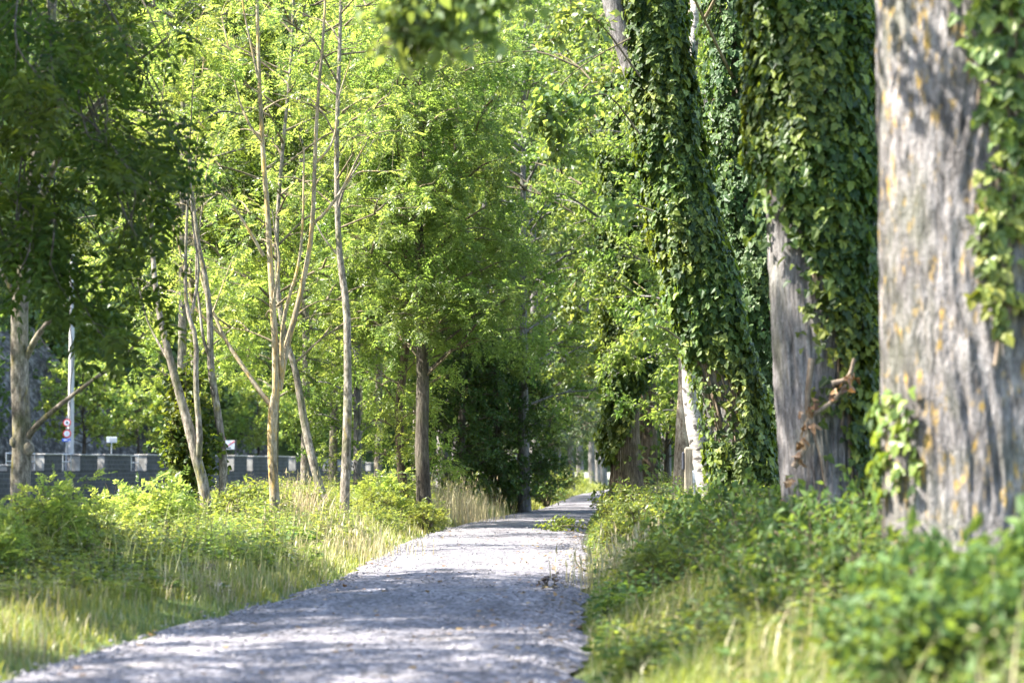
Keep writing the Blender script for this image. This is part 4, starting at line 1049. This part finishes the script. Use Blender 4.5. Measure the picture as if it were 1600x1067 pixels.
sg = thing('traffic_sign', 'pole with two round red-ringed signs above a small blue plate', 'traffic sign', tuple(q))
mb = MB(); tube(mb, [(-.04, .06, 0), (0, .06, zz(650))], .04, 8); mb.build('pole', M['steel'], sg)
u = q[1] / F
for py, r, sym in ((660.5, 6.2, 'car'), (677.5, 6.6, 'bar')):
    mb = MB(); disc(mb, (.02, 0, zz(py)), r * u, .04); o = mb.build('sign_disc', M['red'], sg)
    mb = MB(); disc(mb, (.02, -.026, zz(py)), r * u * .70, .006); mb.build('sign_face', M['white'], o)
    mb = MB()
    if sym == 'car':
        box(mb, (.02, -.034, zz(py) + .00), (3.8 * u, .006, 1.9 * u)); box(mb, (.02, -.034, zz(py) + 1.5 * u), (2.4 * u, .006, 1.1 * u)); box(mb, (.02 - 1.3 * u, -.034, zz(py) - 1.35 * u), (.8 * u, .006, .8 * u)); box(mb, (.02 + 1.3 * u, -.034, zz(py) - 1.35 * u), (.8 * u, .006, .8 * u))
    else:
        box(mb, (.02, -.034, zz(py)), (.9 * u, .006, 3.6 * u)); box(mb, (.02, -.034, zz(py) + 2.2 * u), (1.8 * u, .006, .8 * u)); box(mb, (.02, -.034, zz(py) - 2.2 * u), (1.8 * u, .006, .8 * u))
    mb.build('symbol', M['black'] if sym == 'car' else M['grey_box'], o)
mb = MB(); box(mb, (0, 0, zz(687.5)), (13.2 * u, .03, 4.6 * u), bev=.01); o = mb.build('plate', M['blue'], sg)
mb = MB(); box(mb, (-.05, -.021, zz(687.3)), (6 * u, .008, 1.4 * u)); box(mb, (.18, -.021, zz(688.6)), (3 * u, .008, 1.0 * u)); mb.build('marking', M['white'], o)
q = road_pt(174.5, 1.6); u = q[1] / F; zz = lambda py: EYE + (HOR - py) / F * q[1] - ROAD
s2 = thing('traffic_sign', 'plain pale square sign seen from behind on a thin post', 'traffic sign', tuple(q))
mb = MB(); tube(mb, [(0, .05, 0), (0, .05, zz(684))], .04, 8); mb.build('pole', M['steel'], s2)
mb = MB(); box(mb, (.02, 0, zz(687)), (16 * u, .03, 9 * u), bev=.01); o = mb.build('panel', M['grey_box'], s2)
mb = MB(); box(mb, (.02 + 1 * u, -.02, zz(687)), (9 * u, .012, 6 * u)); mb.build('backing', M['steel'], o)
q = road_pt(358, 1.6); u = q[1] / F; zz = lambda py: EYE + (HOR - py) / F * q[1] - ROAD
s3 = thing('sign_board', 'white board with a red slanting line and black shape on a dark post', 'sign', tuple(q))
mb = MB(); box(mb, (10.5 * u, .1, zz(699)), (3 * u, .2, 26 * u)); mb.build('post', M['black'], s3)
mb = MB(); box(mb, (-1 * u, 0, zz(695)), (20 * u, .04, 14 * u), bev=.01); o = mb.build('panel', M['white'], s3)
mb = MB(); a = np.array([(-9, 701), (8, 688.5), (9, 690), (-7, 701.6)]); v = np.array([(x * u, -.03, zz(y)) for x, y in a]); w = v + np.array([0, .012, 0])
mb.add(np.vstack([v, w]), [3, 2, 1, 0, 4, 5, 6, 7, 0, 1, 5, 4, 1, 2, 6, 5, 2, 3, 7, 6, 3, 0, 4, 7], [4] * 6); mb.build('red_line', M['red'], o)
mb = MB()
for a in ([(-7.5, 700.8), (3, 700.8), (0, 698.5), (-4, 697)], [(-5, 697), (-3.5, 697), (-3.5, 695), (-4.6, 694.8)], [(1.5, 700.7), (3, 700.7), (3, 698), (2, 698.6)]):
    v = np.array([(x * u, -.036, zz(y)) for x, y in a]); w = v + np.array([0, .012, 0]); mb.add(np.vstack([v, w]), [0, 1, 2, 3, 7, 6, 5, 4, 0, 4, 5, 1, 1, 5, 6, 2, 2, 6, 7, 3, 3, 7, 4, 0], [4] * 6)
mb.build('black_shape', M['black'], o)
mb = MB(); disc(mb, (-8 * u, 0, zz(685.5)), 2.6 * u, .03); o2 = mb.build('sign_disc', M['red'], s3)
mb = MB(); disc(mb, (-8 * u, -.02, zz(685.5)), 1.8 * u, .006); mb.build('sign_face', M['white'], o2)

# ------------------------------------------------------------------ hillside wood (one mass)
mb = MB()
nt_ = 620
vis = np.where((base[:, 1] > 60) & (800 + base[:, 0] / np.maximum(base[:, 1], 1) * F > -900) & (800 + base[:, 0] / np.maximum(base[:, 1], 1) * F < 2000))[0]
ii = np.clip(rng.choice(vis, nt_), 0, len(base) - 2); hh = ru(0, 1, nt_) ** .9
jlo = np.where(ii > ic, .6, np.where(rng.random(nt_) < .6, .7, 3.0)); jf = jlo + hh * (npf - 1.2 - jlo); j0 = jf.astype(int); ff = (jf - j0)[:, None]
full = np.concatenate([PX, HZ[..., None]], -1)
cc = full[ii, j0] * (1 - ff) + full[ii, np.minimum(j0 + 1, npf - 1)] * ff
nl = 900
rad = ru(2.2, 4.2, nt_)
d = rdir(nt_ * nl).reshape(nt_, nl, 3); rr = ru(.35, 1, (nt_, nl, 1)) ** .5
lob = 1 + .35 * np.sin(d[..., :1] * 5 + cc[:, None, :1]) * np.sin(d[..., 2:] * 6 + cc[:, None, 1:2])
pos = cc[:, None] + np.array([0, 0, 1.0]) * (rad * 1.1)[:, None, None] + d * rr * rad[:, None, None] * lob * np.array([1, 1, 1.25])
pos = pos.reshape(-1, 3); n_ = len(pos)
dd = nrm(rdir(n_) + np.array([0, 0, -.3])); L = ru(.28, .55, n_)
leaves(mb, pos, dd, nrm(rdir(n_) * .8 + np.array([0, 0, .7])), L, L * .7, T_KITE, 0)
tag(mb.build('woodland', M['wood']), 'dense far woodland covering the hillside behind everything', 'woodland', None, 'stuff')

# ------------------------------------------------------------------ undergrowth
def blades(mb, x, y, h, w, lean=.35, mat=0):
    n = len(x); z = gz(x, y) - .02
    az = ru(0, 6.28, n); la = ru(0, lean, n) + .06
    dx, dy = np.cos(az) * la, np.sin(az) * la
    b = np.stack([x, y, z], 1); s = np.stack([-np.sin(az + ru(-.8, .8, n)), np.cos(az), 0 * az], 1) * (w / 2)[:, None]
    m = b + np.stack([dx * .35 * h, dy * .35 * h, .58 * h], 1); t = b + np.stack([dx * h, dy * h, h * (1 - .35 * la)], 1)
    V = np.stack([b - s, b + s, m + s * .75, m - s * .75, t], 1)
    L = (np.arange(n)[:, None] * 5 + np.array([0, 1, 2, 3, 3, 2, 4])[None]).ravel()
    mb.add(V.reshape(-1, 3), L, np.tile([4, 3], n), mat, True)

def plants(mb, x, y, h, lsize=.085, mat=0, smat=1, lev=9, T=T_OVAL, asp=.5):
    """upright leafy weeds: stems with rings of leaves"""
    n = len(x); b = np.stack([x, y, gz(x, y) - .03], 1)
    ln = rng.normal(size=(n, 2)) * .18
    top = b + np.stack([ln[:, 0] * h, ln[:, 1] * h, h], 1)
    sticks(mb, b, top, .005, .002, smat, 0)
    C, Dd, N, LL = [], [], [], []
    for k in range(lev):
        u = (.12 + .88 * (k + ru(0, .6, n)) / lev)[:, None]; c = b + (top - b) * u; a0 = ru(0, 6.28, n)
        for q in range(4):
            a = a0 + q * pi / 2 + ru(-.3, .3, n); out = np.stack([np.cos(a), np.sin(a), ru(-.5, .35, n)], 1)
            st = ru(.01, .10, n)[:, None]
            C.append(c + out * st); Dd.append(out); N.append(np.array([0, 0, 1.0]) + rng.normal(size=(n, 3)) * .35); LL.append(lsize * ru(.6, 1.3, n) * (1.25 - .6 * u[:, 0]))
    L = np.concatenate(LL); leaves(mb, np.concatenate(C), np.concatenate(Dd), np.concatenate(N), L, L * asp, T, mat)

def scatter(n, y0, y1, f):
    """random points with lateral offset d from the path edge chosen by f; denser near"""
    y = y0 + (y1 - y0) * ru(0, 1, n) ** 1.25; return y

# left side
mb = MB(); n = 90000; y = scatter(n, 10, 75, None); dl = -.22 + 5.0 * ru(0, 1, n) ** 1.25; x = pl(y) - dl
g = fbm(x * .9, y * .9, 41); h = (.10 + .16 * np.clip(dl / .8, 0, 1) - .10 * np.clip(dl - 1.2, 0, 1)) * (.4 + g) * ru(.6, 1.2, n)
k = rng.random(n) < .12 + .18 * (g > .55)
blades(mb, x[~k], y[~k], h[~k], ru(.006, .011, (~k).sum()) * (1 + y[~k] / 60), .7); blades(mb, x[k], y[k], h[k] * ru(.9, 1.7, k.sum()), ru(.004, .008, k.sum()) * (1 + y[k] / 60), .5, 1)
tag(mb.build('grass', [M['grass'], M['straw']]), 'sunlit and shaded grass edging the left side of the path', 'grass', None, 'stuff')
mb = MB(); n = 90000; y = scatter(n, 8, 75, None); dl = -.24 + 4.4 * ru(0, 1, n) ** 1.3; x = pr(y) + dl
g = fbm(x * .9, y * .9, 43); h = (.10 + .32 * np.clip(dl / 1.2, 0, 1)) * (.5 + g) * ru(.6, 1.2, n)
k = rng.random(n) < .05 + .08 * (g > .55)
blades(mb, x[~k], y[~k], h[~k], ru(.006, .011, (~k).sum()) * (1 + y[~k] / 60), .7); blades(mb, x[k], y[k], h[k] * ru(.9, 1.7, k.sum()), ru(.004, .008, k.sum()) * (1 + y[k] / 60), .5, 1)
tag(mb.build('grass', [M['grass'], M['straw']]), 'long grass edging the right side of the path under the poplars', 'grass', None, 'stuff')
# far verges
mb = MB(); n = 40000; y = ru(70, 190, n); sd = ru(0, 1, n) < .6; dl = .02 + 5 * ru(0, 1, n) ** 1.3; x = np.where(sd, pl(y) - dl, pr(y) + dl)
blades(mb, x, y, ru(.2, .7, n) * (.5 + np.clip(dl / 2, 0, .8)), ru(.02, .035, n), .6)
tag(mb.build('grass', M['grass']), 'distant grass on the verges where the path bends away', 'grass', None, 'stuff')
mb = MB(); n = 8000; y = scatter(n, 28, 70, None); dl = .25 + 4.0 * ru(0, 1, n); x = pl(y) - dl; k = fbm(x * 1.1, y * .8, 77) > .52; x, y, dl = x[k], y[k], dl[k]; n = len(x)
blades(mb, x, y, ru(.4, 1.0, n) * np.clip(.35 + dl * .4, .4, 1), ru(.006, .012, n) * (1 + y / 80), .45)
tag(mb.build('tall_grass', leaf_mat('pale_grass', [(.14, .17, .05), (.22, .23, .09), (.32, .29, .14)], (.38, .38, .10), .4)), 'loose pale tall grasses among the weeds left of the path', 'grass', None, 'stuff')
# dry grasses
def dry(cx, D, w, dep, n, h0, h1, label):
    mb = MB(); x = X(cx, D) + rng.normal(size=n) * w; y = D + rng.normal(size=n) * dep
    blades(mb, x, y, ru(h0, h1, n), ru(.008, .016, n), .35)
    k = ru(0, 1, n) < .25; z = gz(x[k], y[k]); hb = ru(h0 * .8, h1, k.sum())
    c = np.stack([x[k], y[k], z + hb * .9], 1); nn = len(c)
    leaves(mb, c, rng.normal(size=(nn, 3)) * .15 + np.array([0, 0, 1.0]), rdir(nn), ru(.12, .2, nn), .03, T_KITE, 0)
    return tag(mb.build('dry_grass', M['straw']), label, 'dry grass', 'clumps of dry straw-coloured grass', 'stuff')
dry(705, 66, .45, 1.6, 380, .7, 1.6, 'tall straw-coloured grass beside the dark shaded trunk')
dry(735, 70, .5, 1.8, 600, .3, 1.1, 'straw-coloured grass at the path bend before the dark thicket')
dry(465, 47, .30, .8, 260, .7, 1.35, 'pale straw grass right of the forked bare trunk')
dry(990, 31, .35, 1.6, 700, .3, .65, 'dry brownish grass under the right-hand brambles')
dry(400, 40, .9, 2.0, 300, .4, .75, 'thin dry stalks among the left-hand weeds')
dry(560, 41, .5, 2.5, 300, .3, .6, 'thin dry stalks at the sunny left edge of the path')

# weeds as ground cover
mb = MB(); n = 10000; y = scatter(n, 22, 75, None); dl = .55 + 5.6 * ru(0, 1, n) ** .9; x = pl(y) - dl
dl = dl - .9 * np.clip((29 - y) / 6, 0, 1)
k = (dl > .3) & (fbm(x * .8, y * .5, 51) + .20 * np.clip(dl - 1.5, 0, 1) + .08 * (y > 31) > .52); x, y, dl = x[k], y[k], dl[k]; n = len(x)
hh_ = ru(.25, 1.0, n) ** 1.0 * np.clip(.30 + dl * .26, .3, 1.0) * (.6 + .8 * fbm(x * 1.6, y * 1.6, 61)) * np.interp(800 + x / y * F, [220, 420], [.58, 1.0]); sel = rng.random(n)
a_ = sel < .45; plants(mb, x[a_], y[a_], hh_[a_] * 1.1, .125, 0, 1, 8)
a_ = (sel >= .45) & (sel < .75); plants(mb, x[a_], y[a_], hh_[a_] * 1.15, .085, 2, 1, 13, T_KITE, .24)
a_ = (sel >= .75) & (sel < .92); plants(mb, x[a_], y[a_], hh_[a_] * .8, .16, 3, 1, 6, T_HEART, .8)
a_ = sel >= .92; plants(mb, x[a_], y[a_], hh_[a_] * 1.3, .05, 4, 1, 8, T_KITE, .4)
tag(mb.build('weeds', [M['weed'], M['twig'], M['robinia'], M['bramble'], M['straw']]), 'rank nettles and leafy weeds covering the left bank', 'weeds', None, 'stuff')
mb = MB(); n = 6000; y = scatter(n, 9.5, 70, None); dl = .22 + 5.0 * ru(0, 1, n); x = pr(y) + dl
k = fbm(x * .7, y * .5, 57) + .25 * np.clip(dl - .8, 0, 1) > .44; x, y, dl = x[k], y[k], dl[k]; n = len(x)
hh_ = ru(.30, 1.0, n) * np.clip(.32 + dl * .34, .3, 1.0) * (.6 + .75 * fbm(x * 1.5, y * 1.5, 63)) * np.where(y < 16, .55, 1); sel = rng.random(n)
a_ = sel < .5; plants(mb, x[a_], y[a_], hh_[a_], .10, 0, 1, 9)
a_ = (sel >= .5) & (sel < .8); plants(mb, x[a_], y[a_], hh_[a_], .09, 2, 1, 9)
a_ = (sel >= .8) & (sel < .94); plants(mb, x[a_], y[a_], hh_[a_] * .8, .13, 0, 1, 6, T_HEART, .8)
a_ = sel >= .94; plants(mb, x[a_], y[a_], hh_[a_] * 1.25, .05, 3, 1, 8, T_KITE, .4)
tag(mb.build('weeds', [M['bramble'], M['twig'], M['weed'], M['straw']]), 'shaded nettles and brambles covering the ground under the poplars', 'weeds', None, 'stuff')
mb = MB(); n = 1600; y = ru(70, 175, n); sd = ru(0, 1, n) < .62; dl = .7 + 7 * ru(0, 1, n); x = np.where(sd, pl(y) - dl, pr(y) + dl)
plants(mb, x, y, ru(.5, 1.5, n), .22, 0, 1, 8)
tag(mb.build('weeds', [M['weed'], M['twig']]), 'distant leafy undergrowth along the far stretch of path', 'weeds', None, 'stuff')

# individual shrubs
GS = 'leafy shrubs in the verges'
sp = {}
def put_shrub(kind, px, D, sc, label, dx=0.0):
    x = X(px, D) + dx; loc = (x, D, float(gz(x, D)) - .03)
    if kind not in sp:
        a = dict(bramble=('bramble_bush', .75, .95, 'oval', M['bramble'], 46, .26, 9, .95), weed=('leafy_shrub', .6, 1.0, 'compound', M['weed'], 40, .28, 5, .85), nettle=('nettle_clump', .8, 1.0, 'oval', M['bramble'], 60, .28, 10, 1.35), light=('leafy_shrub', .7, 1.0, 'oval', M['weed'], 46, .26, 9, .85), elder=('elder_shrub', .8, 1.7, 'compound', M['robinia'], 30, .4, 6, 1.1))[kind]
        sp[kind] = shrub(a[0], label, loc, *a[1:], group=GS); sp[kind].scale = (sc,) * 3; return sp[kind]
    return dup(sp[kind], loc, ru(0, 6.28), sc, label)
for a in [
 ('light', 985, 52, 1.1, 'sunlit bright shrub at the path bend in front of the flared ivy trunk'),
 ('light', 1012, 46, .8, 'pale sunlit shrub left of the wooden post'),
 ('light', 978, 43, .9, 'sunlit yellow-green shrub right at the path edge beyond the dry grass'),
 ('light', 968, 38, .65, 'small sunlit shrub at the right path edge before the taller bright shrubs'),
 ('light', 968, 60, 1.1, 'far sunlit shrub nearest the bend of the path'),
 ('bramble', 1035, 40, .62, 'bramble bush below the wooden post'),
 ('bramble', 1115, 34, .9, 'dark bramble bush at the foot of the leaning ivy trunk'),
 ('bramble', 1085, 28, 1.0, 'bramble bush spilling toward the path below the second trunk'),
 ('bramble', 1180, 27, 1.05, 'bramble bush between the leaning and the second trunk'),
 ('bramble', 1160, 23.5, 1.0, 'bramble bush just left of the second trunk foot'),
 ('bramble', 1240, 22, .95, 'leafy shrub in front of the second trunk'),
 ('bramble', 1420, 13.5, .8, 'blurred bramble clump touching the left foot of the nearest pale trunk'),
 ('nettle', 1590, 11.2, .74, 'blurred nettle clump lowest in the bottom right corner'),
 ('bramble', 1060, 36, .9, 'bramble bush left of the leaning ivy trunk foot'),
 ('bramble', 1130, 30, 1.05, 'dark bramble bush on the slope before the leaning ivy trunk'),
 ('bramble', 1270, 19.5, .95, 'blurred bramble bush on the slope before the second trunk'),
 ('weed', 1040, 25, .8, 'leafy shrub spilling over the right path edge'),
 ('light', 1000, 34, 1.0, 'sunlit shrub at the right path edge near the dry grass'),
 ('bramble', 1340, 16.5, .85, 'blurred bramble bush left of the nearest pale trunk foot'),
 ('bramble', 1320, 21, 1.0, 'bramble bush between the second and the nearest pale trunk'),
 ('bramble', 1215, 18, .85, 'blurred leafy shrub low beside the path in the right foreground'),
 ('nettle', 1450, 12.6, .78, 'blurred green nettle clump before the nearest pale trunk'),
 ('nettle', 1540, 12, .84, 'blurred nettle clump at the bottom right corner'),
 ('nettle', 1610, 12.6, .86, 'blurred nettle clump cut by the right edge'),
 ('nettle', 1500, 11, .68, 'nearest blurred nettle clump at the lower right'),
 ('weed', 30, 27, .72, 'green shrub hiding the foot of the nearest left tree'),
 ('elder', -15, 26, .6, 'leafy shrub at the left edge of the picture'),
 ('elder', 85, 29, .78, 'young leafy shrub right of the nearest left tree'),
 ('weed', 130, 30, .85, 'rank shrub in the left weeds before the stone wall'),
 ('elder', 250, 36, .8, 'bright sprawling shrub left of the dark ivy bush'),
 ('elder', 190, 37, .74, 'bright sprawling shrub in front of the stone wall gap'),
 ('weed', 300, 38, .8, 'sunlit shrub before the dark ivy bush'),
 ('light', 385, 46, 1.15, 'sunlit shrub left of the forked tree foot'),
 ('light', 350, 40, .95, 'low sunlit shrub before the thin grey-barked tree'),
 ('light', 480, 50, 1.1, 'sunlit shrub between the forked tree and the crooked tree'),
 ('weed', 585, 56, 1.0, 'green shrub left of the brown trunk foot'),
 ('elder', 600, 58, .8, 'taller leafy shrub under the brown trunk'),
 ('light', 625, 60, 1.1, 'pale flowering shrub at the path edge below the dark trunk'),
 ('weed', 660, 56, .85, 'dark shrub wrapping the foot of the dark shaded trunk'),
 ('bramble', 800, 82, 1.6, 'bramble bush below the dark ivy thicket'),
 ('bramble', 850, 96, 1.6, 'bramble bush on the far left verge by the leaning trunk'),
 ('light', 872, 128, 1.8, 'bright shrub at the far end of the path'),
]: put_shrub(*a)

# things on the path
def pz(x, y): return .10
tw = thing('dead_branch', 'withered brown twig with curled leaves lying on the path', 'branch', (*P(858, 0, 28.6)[:2], .12))
mb = MB(); L0 = [spline([(-.1 + .05 * k, 0, 0), (-.02 + .04 * k * (-1) ** k, .03, .10), (.06 * (k - 1.5), -.02 * k, .20 + .03 * k)], 6) for k in range(4)]
for l in L0: tube(mb, l, np.linspace(.010, .004, 6), 5)
mb.build('stem', M['twig_pale'], tw)
mb = MB(); A = np.concatenate(L0)[rng.integers(0, 24, 40)]; leaves(mb, A, rdir(40) + np.array([0, 0, -.3]), rdir(40), ru(.05, .09, 40), ru(.03, .05, 40), T_HEART, 0); mb.build('leaf', plain('withered_leaf', (.075, .05, .038), .8), tw); tw.scale = (1.0, 1.0, .6)
gb = thing('fallen_branch', 'fresh green fallen branch lying at the right edge of the path', 'branch', (X(885, 56), 56, .12))
mb = MB(); L0 = [spline([(.5, 0, .05), (0, -.3 + .3 * k, .12), (-.55 + .2 * k, -.5 + .5 * k, .06)], 8) for k in range(3)]
for l in L0: tube(mb, l, np.linspace(.014, .004, 8), 5)
mb.build('stem', M['twig'], gb)
mb = MB(); A, B = twigs_on(L0, 16, .25, .1, .3); foliage(mb, A, B, 'oval', 8, 0, 1.0); mb.build('foliage', M['weed'], gb)
mb = MB(); n = 420; y = 15 + 40 * ru(0, 1, n) ** 1.4; t = ru(0, 1, n); t = np.where(ru(0, 1, n) < .6, 1 - .35 * t * t, t); x = pl(y) + (pr(y) - pl(y)) * t
leaves(mb, np.stack([x, y, np.full(n, .135)], 1), nrm(np.stack([rng.normal(size=n), rng.normal(size=n), ru(-.1, .25, n)], 1)), np.array([0, 0, 1.0]) + rng.normal(size=(n, 3)) * .2, ru(.04, .08, n), ru(.03, .06, n), T_HEART, 0)
tag(mb.build('leaf_litter', M['dead']), 'scattered brown and yellow fallen leaves on the gravel', 'leaf litter', None, 'stuff')
mb = MB(); n = 2600; y = 14 + 46 * ru(0, 1, n) ** 1.5; t = ru(0, 1, n); t = np.where(ru(0, 1, n) < .5, np.where(t < .5, .04 + .16 * t, .96 - .16 * (1 - t)), t); x = pl(y) + (pr(y) - pl(y)) * t
r_ = ru(.010, .026, n); c_ = np.stack([x, y, .105 + .03 * np.sin(pi * t)], 1); oc = np.array([(1, 0, 0), (0, 1, 0), (-1, 0, 0), (0, -1, 0), (0, 0, .7), (0, 0, -.5)], float)
V = c_[:, None] + r_[:, None, None] * oc[None] * ru(.6, 1.3, (n, 6, 1)); fc = np.array([(0, 1, 4), (1, 2, 4), (2, 3, 4), (3, 0, 4), (1, 0, 5), (2, 1, 5), (3, 2, 5), (0, 3, 5)])
mb.add(V.reshape(-1, 3), (np.arange(n)[:, None, None] * 6 + fc[None]).ravel(), np.full(n * 8, 3), 0)
tag(mb.build('loose_stones', plain('gravel_stone', (.15, .142, .148), .9, 0, .5, 30)), 'loose stones strewn along the gravel path', 'gravel', None, 'stuff')
def stone(px, D, s, label):
    x = X(px, D); me = MB(); nu, nv = 14, 9
    th = np.linspace(0, 2 * pi, nu, endpoint=False)[None]; ph = np.linspace(.05, pi - .05, nv)[:, None]
    d = np.stack([np.sin(ph) * np.cos(th), np.sin(ph) * np.sin(th), np.cos(ph) + 0 * th], -1); rr = 1 + .35 * (fbm(d[..., 0] * 2 + 5, d[..., 1] * 2 + d[..., 2] * 2, int(px)) - .5)
    V = d * rr[..., None] * np.array([s, s * .7, s * .55]); i = np.arange(nv - 1)[:, None] * nu; j = np.arange(nu)[None]; j2 = (j + 1) % nu
    f = np.stack([i + j, i + nu + j, i + nu + j2, i + j2], -1).reshape(-1, 4); me.add(V.reshape(-1, 3), f.ravel(), np.full(len(f), 4), 0, True)
    o = me.build('stone', M['stone']); o.location = (x, D, float(gz(x, D)) + s * .3); tag(o, label, 'stone', 'pale stones in the left grass')
stone(438, 33.5, .24, 'larger pale stone in the sunny grass left of the path')
stone(347, 27.5, .12, 'smaller pale stone in the shaded grass left of the path')
lg = MB(); p = [np.array([X(310, 29), 29, float(gz(X(310, 29), 29)) + .12]), np.array([X(335, 29), 29.1, float(gz(X(335, 29), 29)) + .16])]; tube(lg, spline(p, 6), [.06, .065, .06, .062, .058, .05], 10)
tag(lg.build('log', M['bark_dark']), 'short dark log lying in the shaded grass on the left', 'log')

# ------------------------------------------------------------------ light, sky, camera
SUN = np.array([-.64, -.09, .76]); SUN /= np.linalg.norm(SUN)
el = math.asin(SUN[2]); az = math.atan2(SUN[0], SUN[1])
w = bpy.data.worlds.new('World'); S.world = w; w.use_nodes = True
nt = w.node_tree; sky = nt.nodes.new('ShaderNodeTexSky'); sky.sky_type = 'NISHITA'; sky.sun_disc = False
sky.sun_elevation = el; sky.sun_rotation = az; sky.altitude = 100; sky.dust_density = 1.5
bg = nt.nodes['Background']; bg.inputs[1].default_value = .135
nt.links.new(sky.outputs[0], bg.inputs[0])
sl = bpy.data.lights.new('sun', 'SUN'); sl.energy = 5.0; sl.angle = R(.5); sl.color = (1, .95, .86)
so = bpy.data.objects.new('sun', sl); COL.objects.link(so); so.rotation_euler = Vector(-SUN).to_track_quat('-Z', 'Y').to_euler()

cam = bpy.data.cameras.new('camera'); co = bpy.data.objects.new('camera', cam); COL.objects.link(co)
co.location = (0, 0, EYE); co.rotation_euler = (pi / 2 + PITCH, 0, 0)
cam.sensor_width = 36; cam.lens = F / 1600 * 36; cam.clip_end = 2000; cam.clip_start = .1
cam.dof.use_dof = True; cam.dof.focus_distance = 46; cam.dof.aperture_fstop = 1.8
S.camera = co
S.view_settings.view_transform = 'Standard'; S.view_settings.look = 'None'; S.view_settings.exposure = 2.68; S.view_settings.gamma = 1
S.render.engine = 'CYCLES'
cy = S.cycles
cy.max_bounces = 7; cy.diffuse_bounces = 4; cy.glossy_bounces = 2; cy.transmission_bounces = 4; cy.transparent_max_bounces = 4
cy.sample_clamp_indirect = 6.0
cy.use_denoising = True
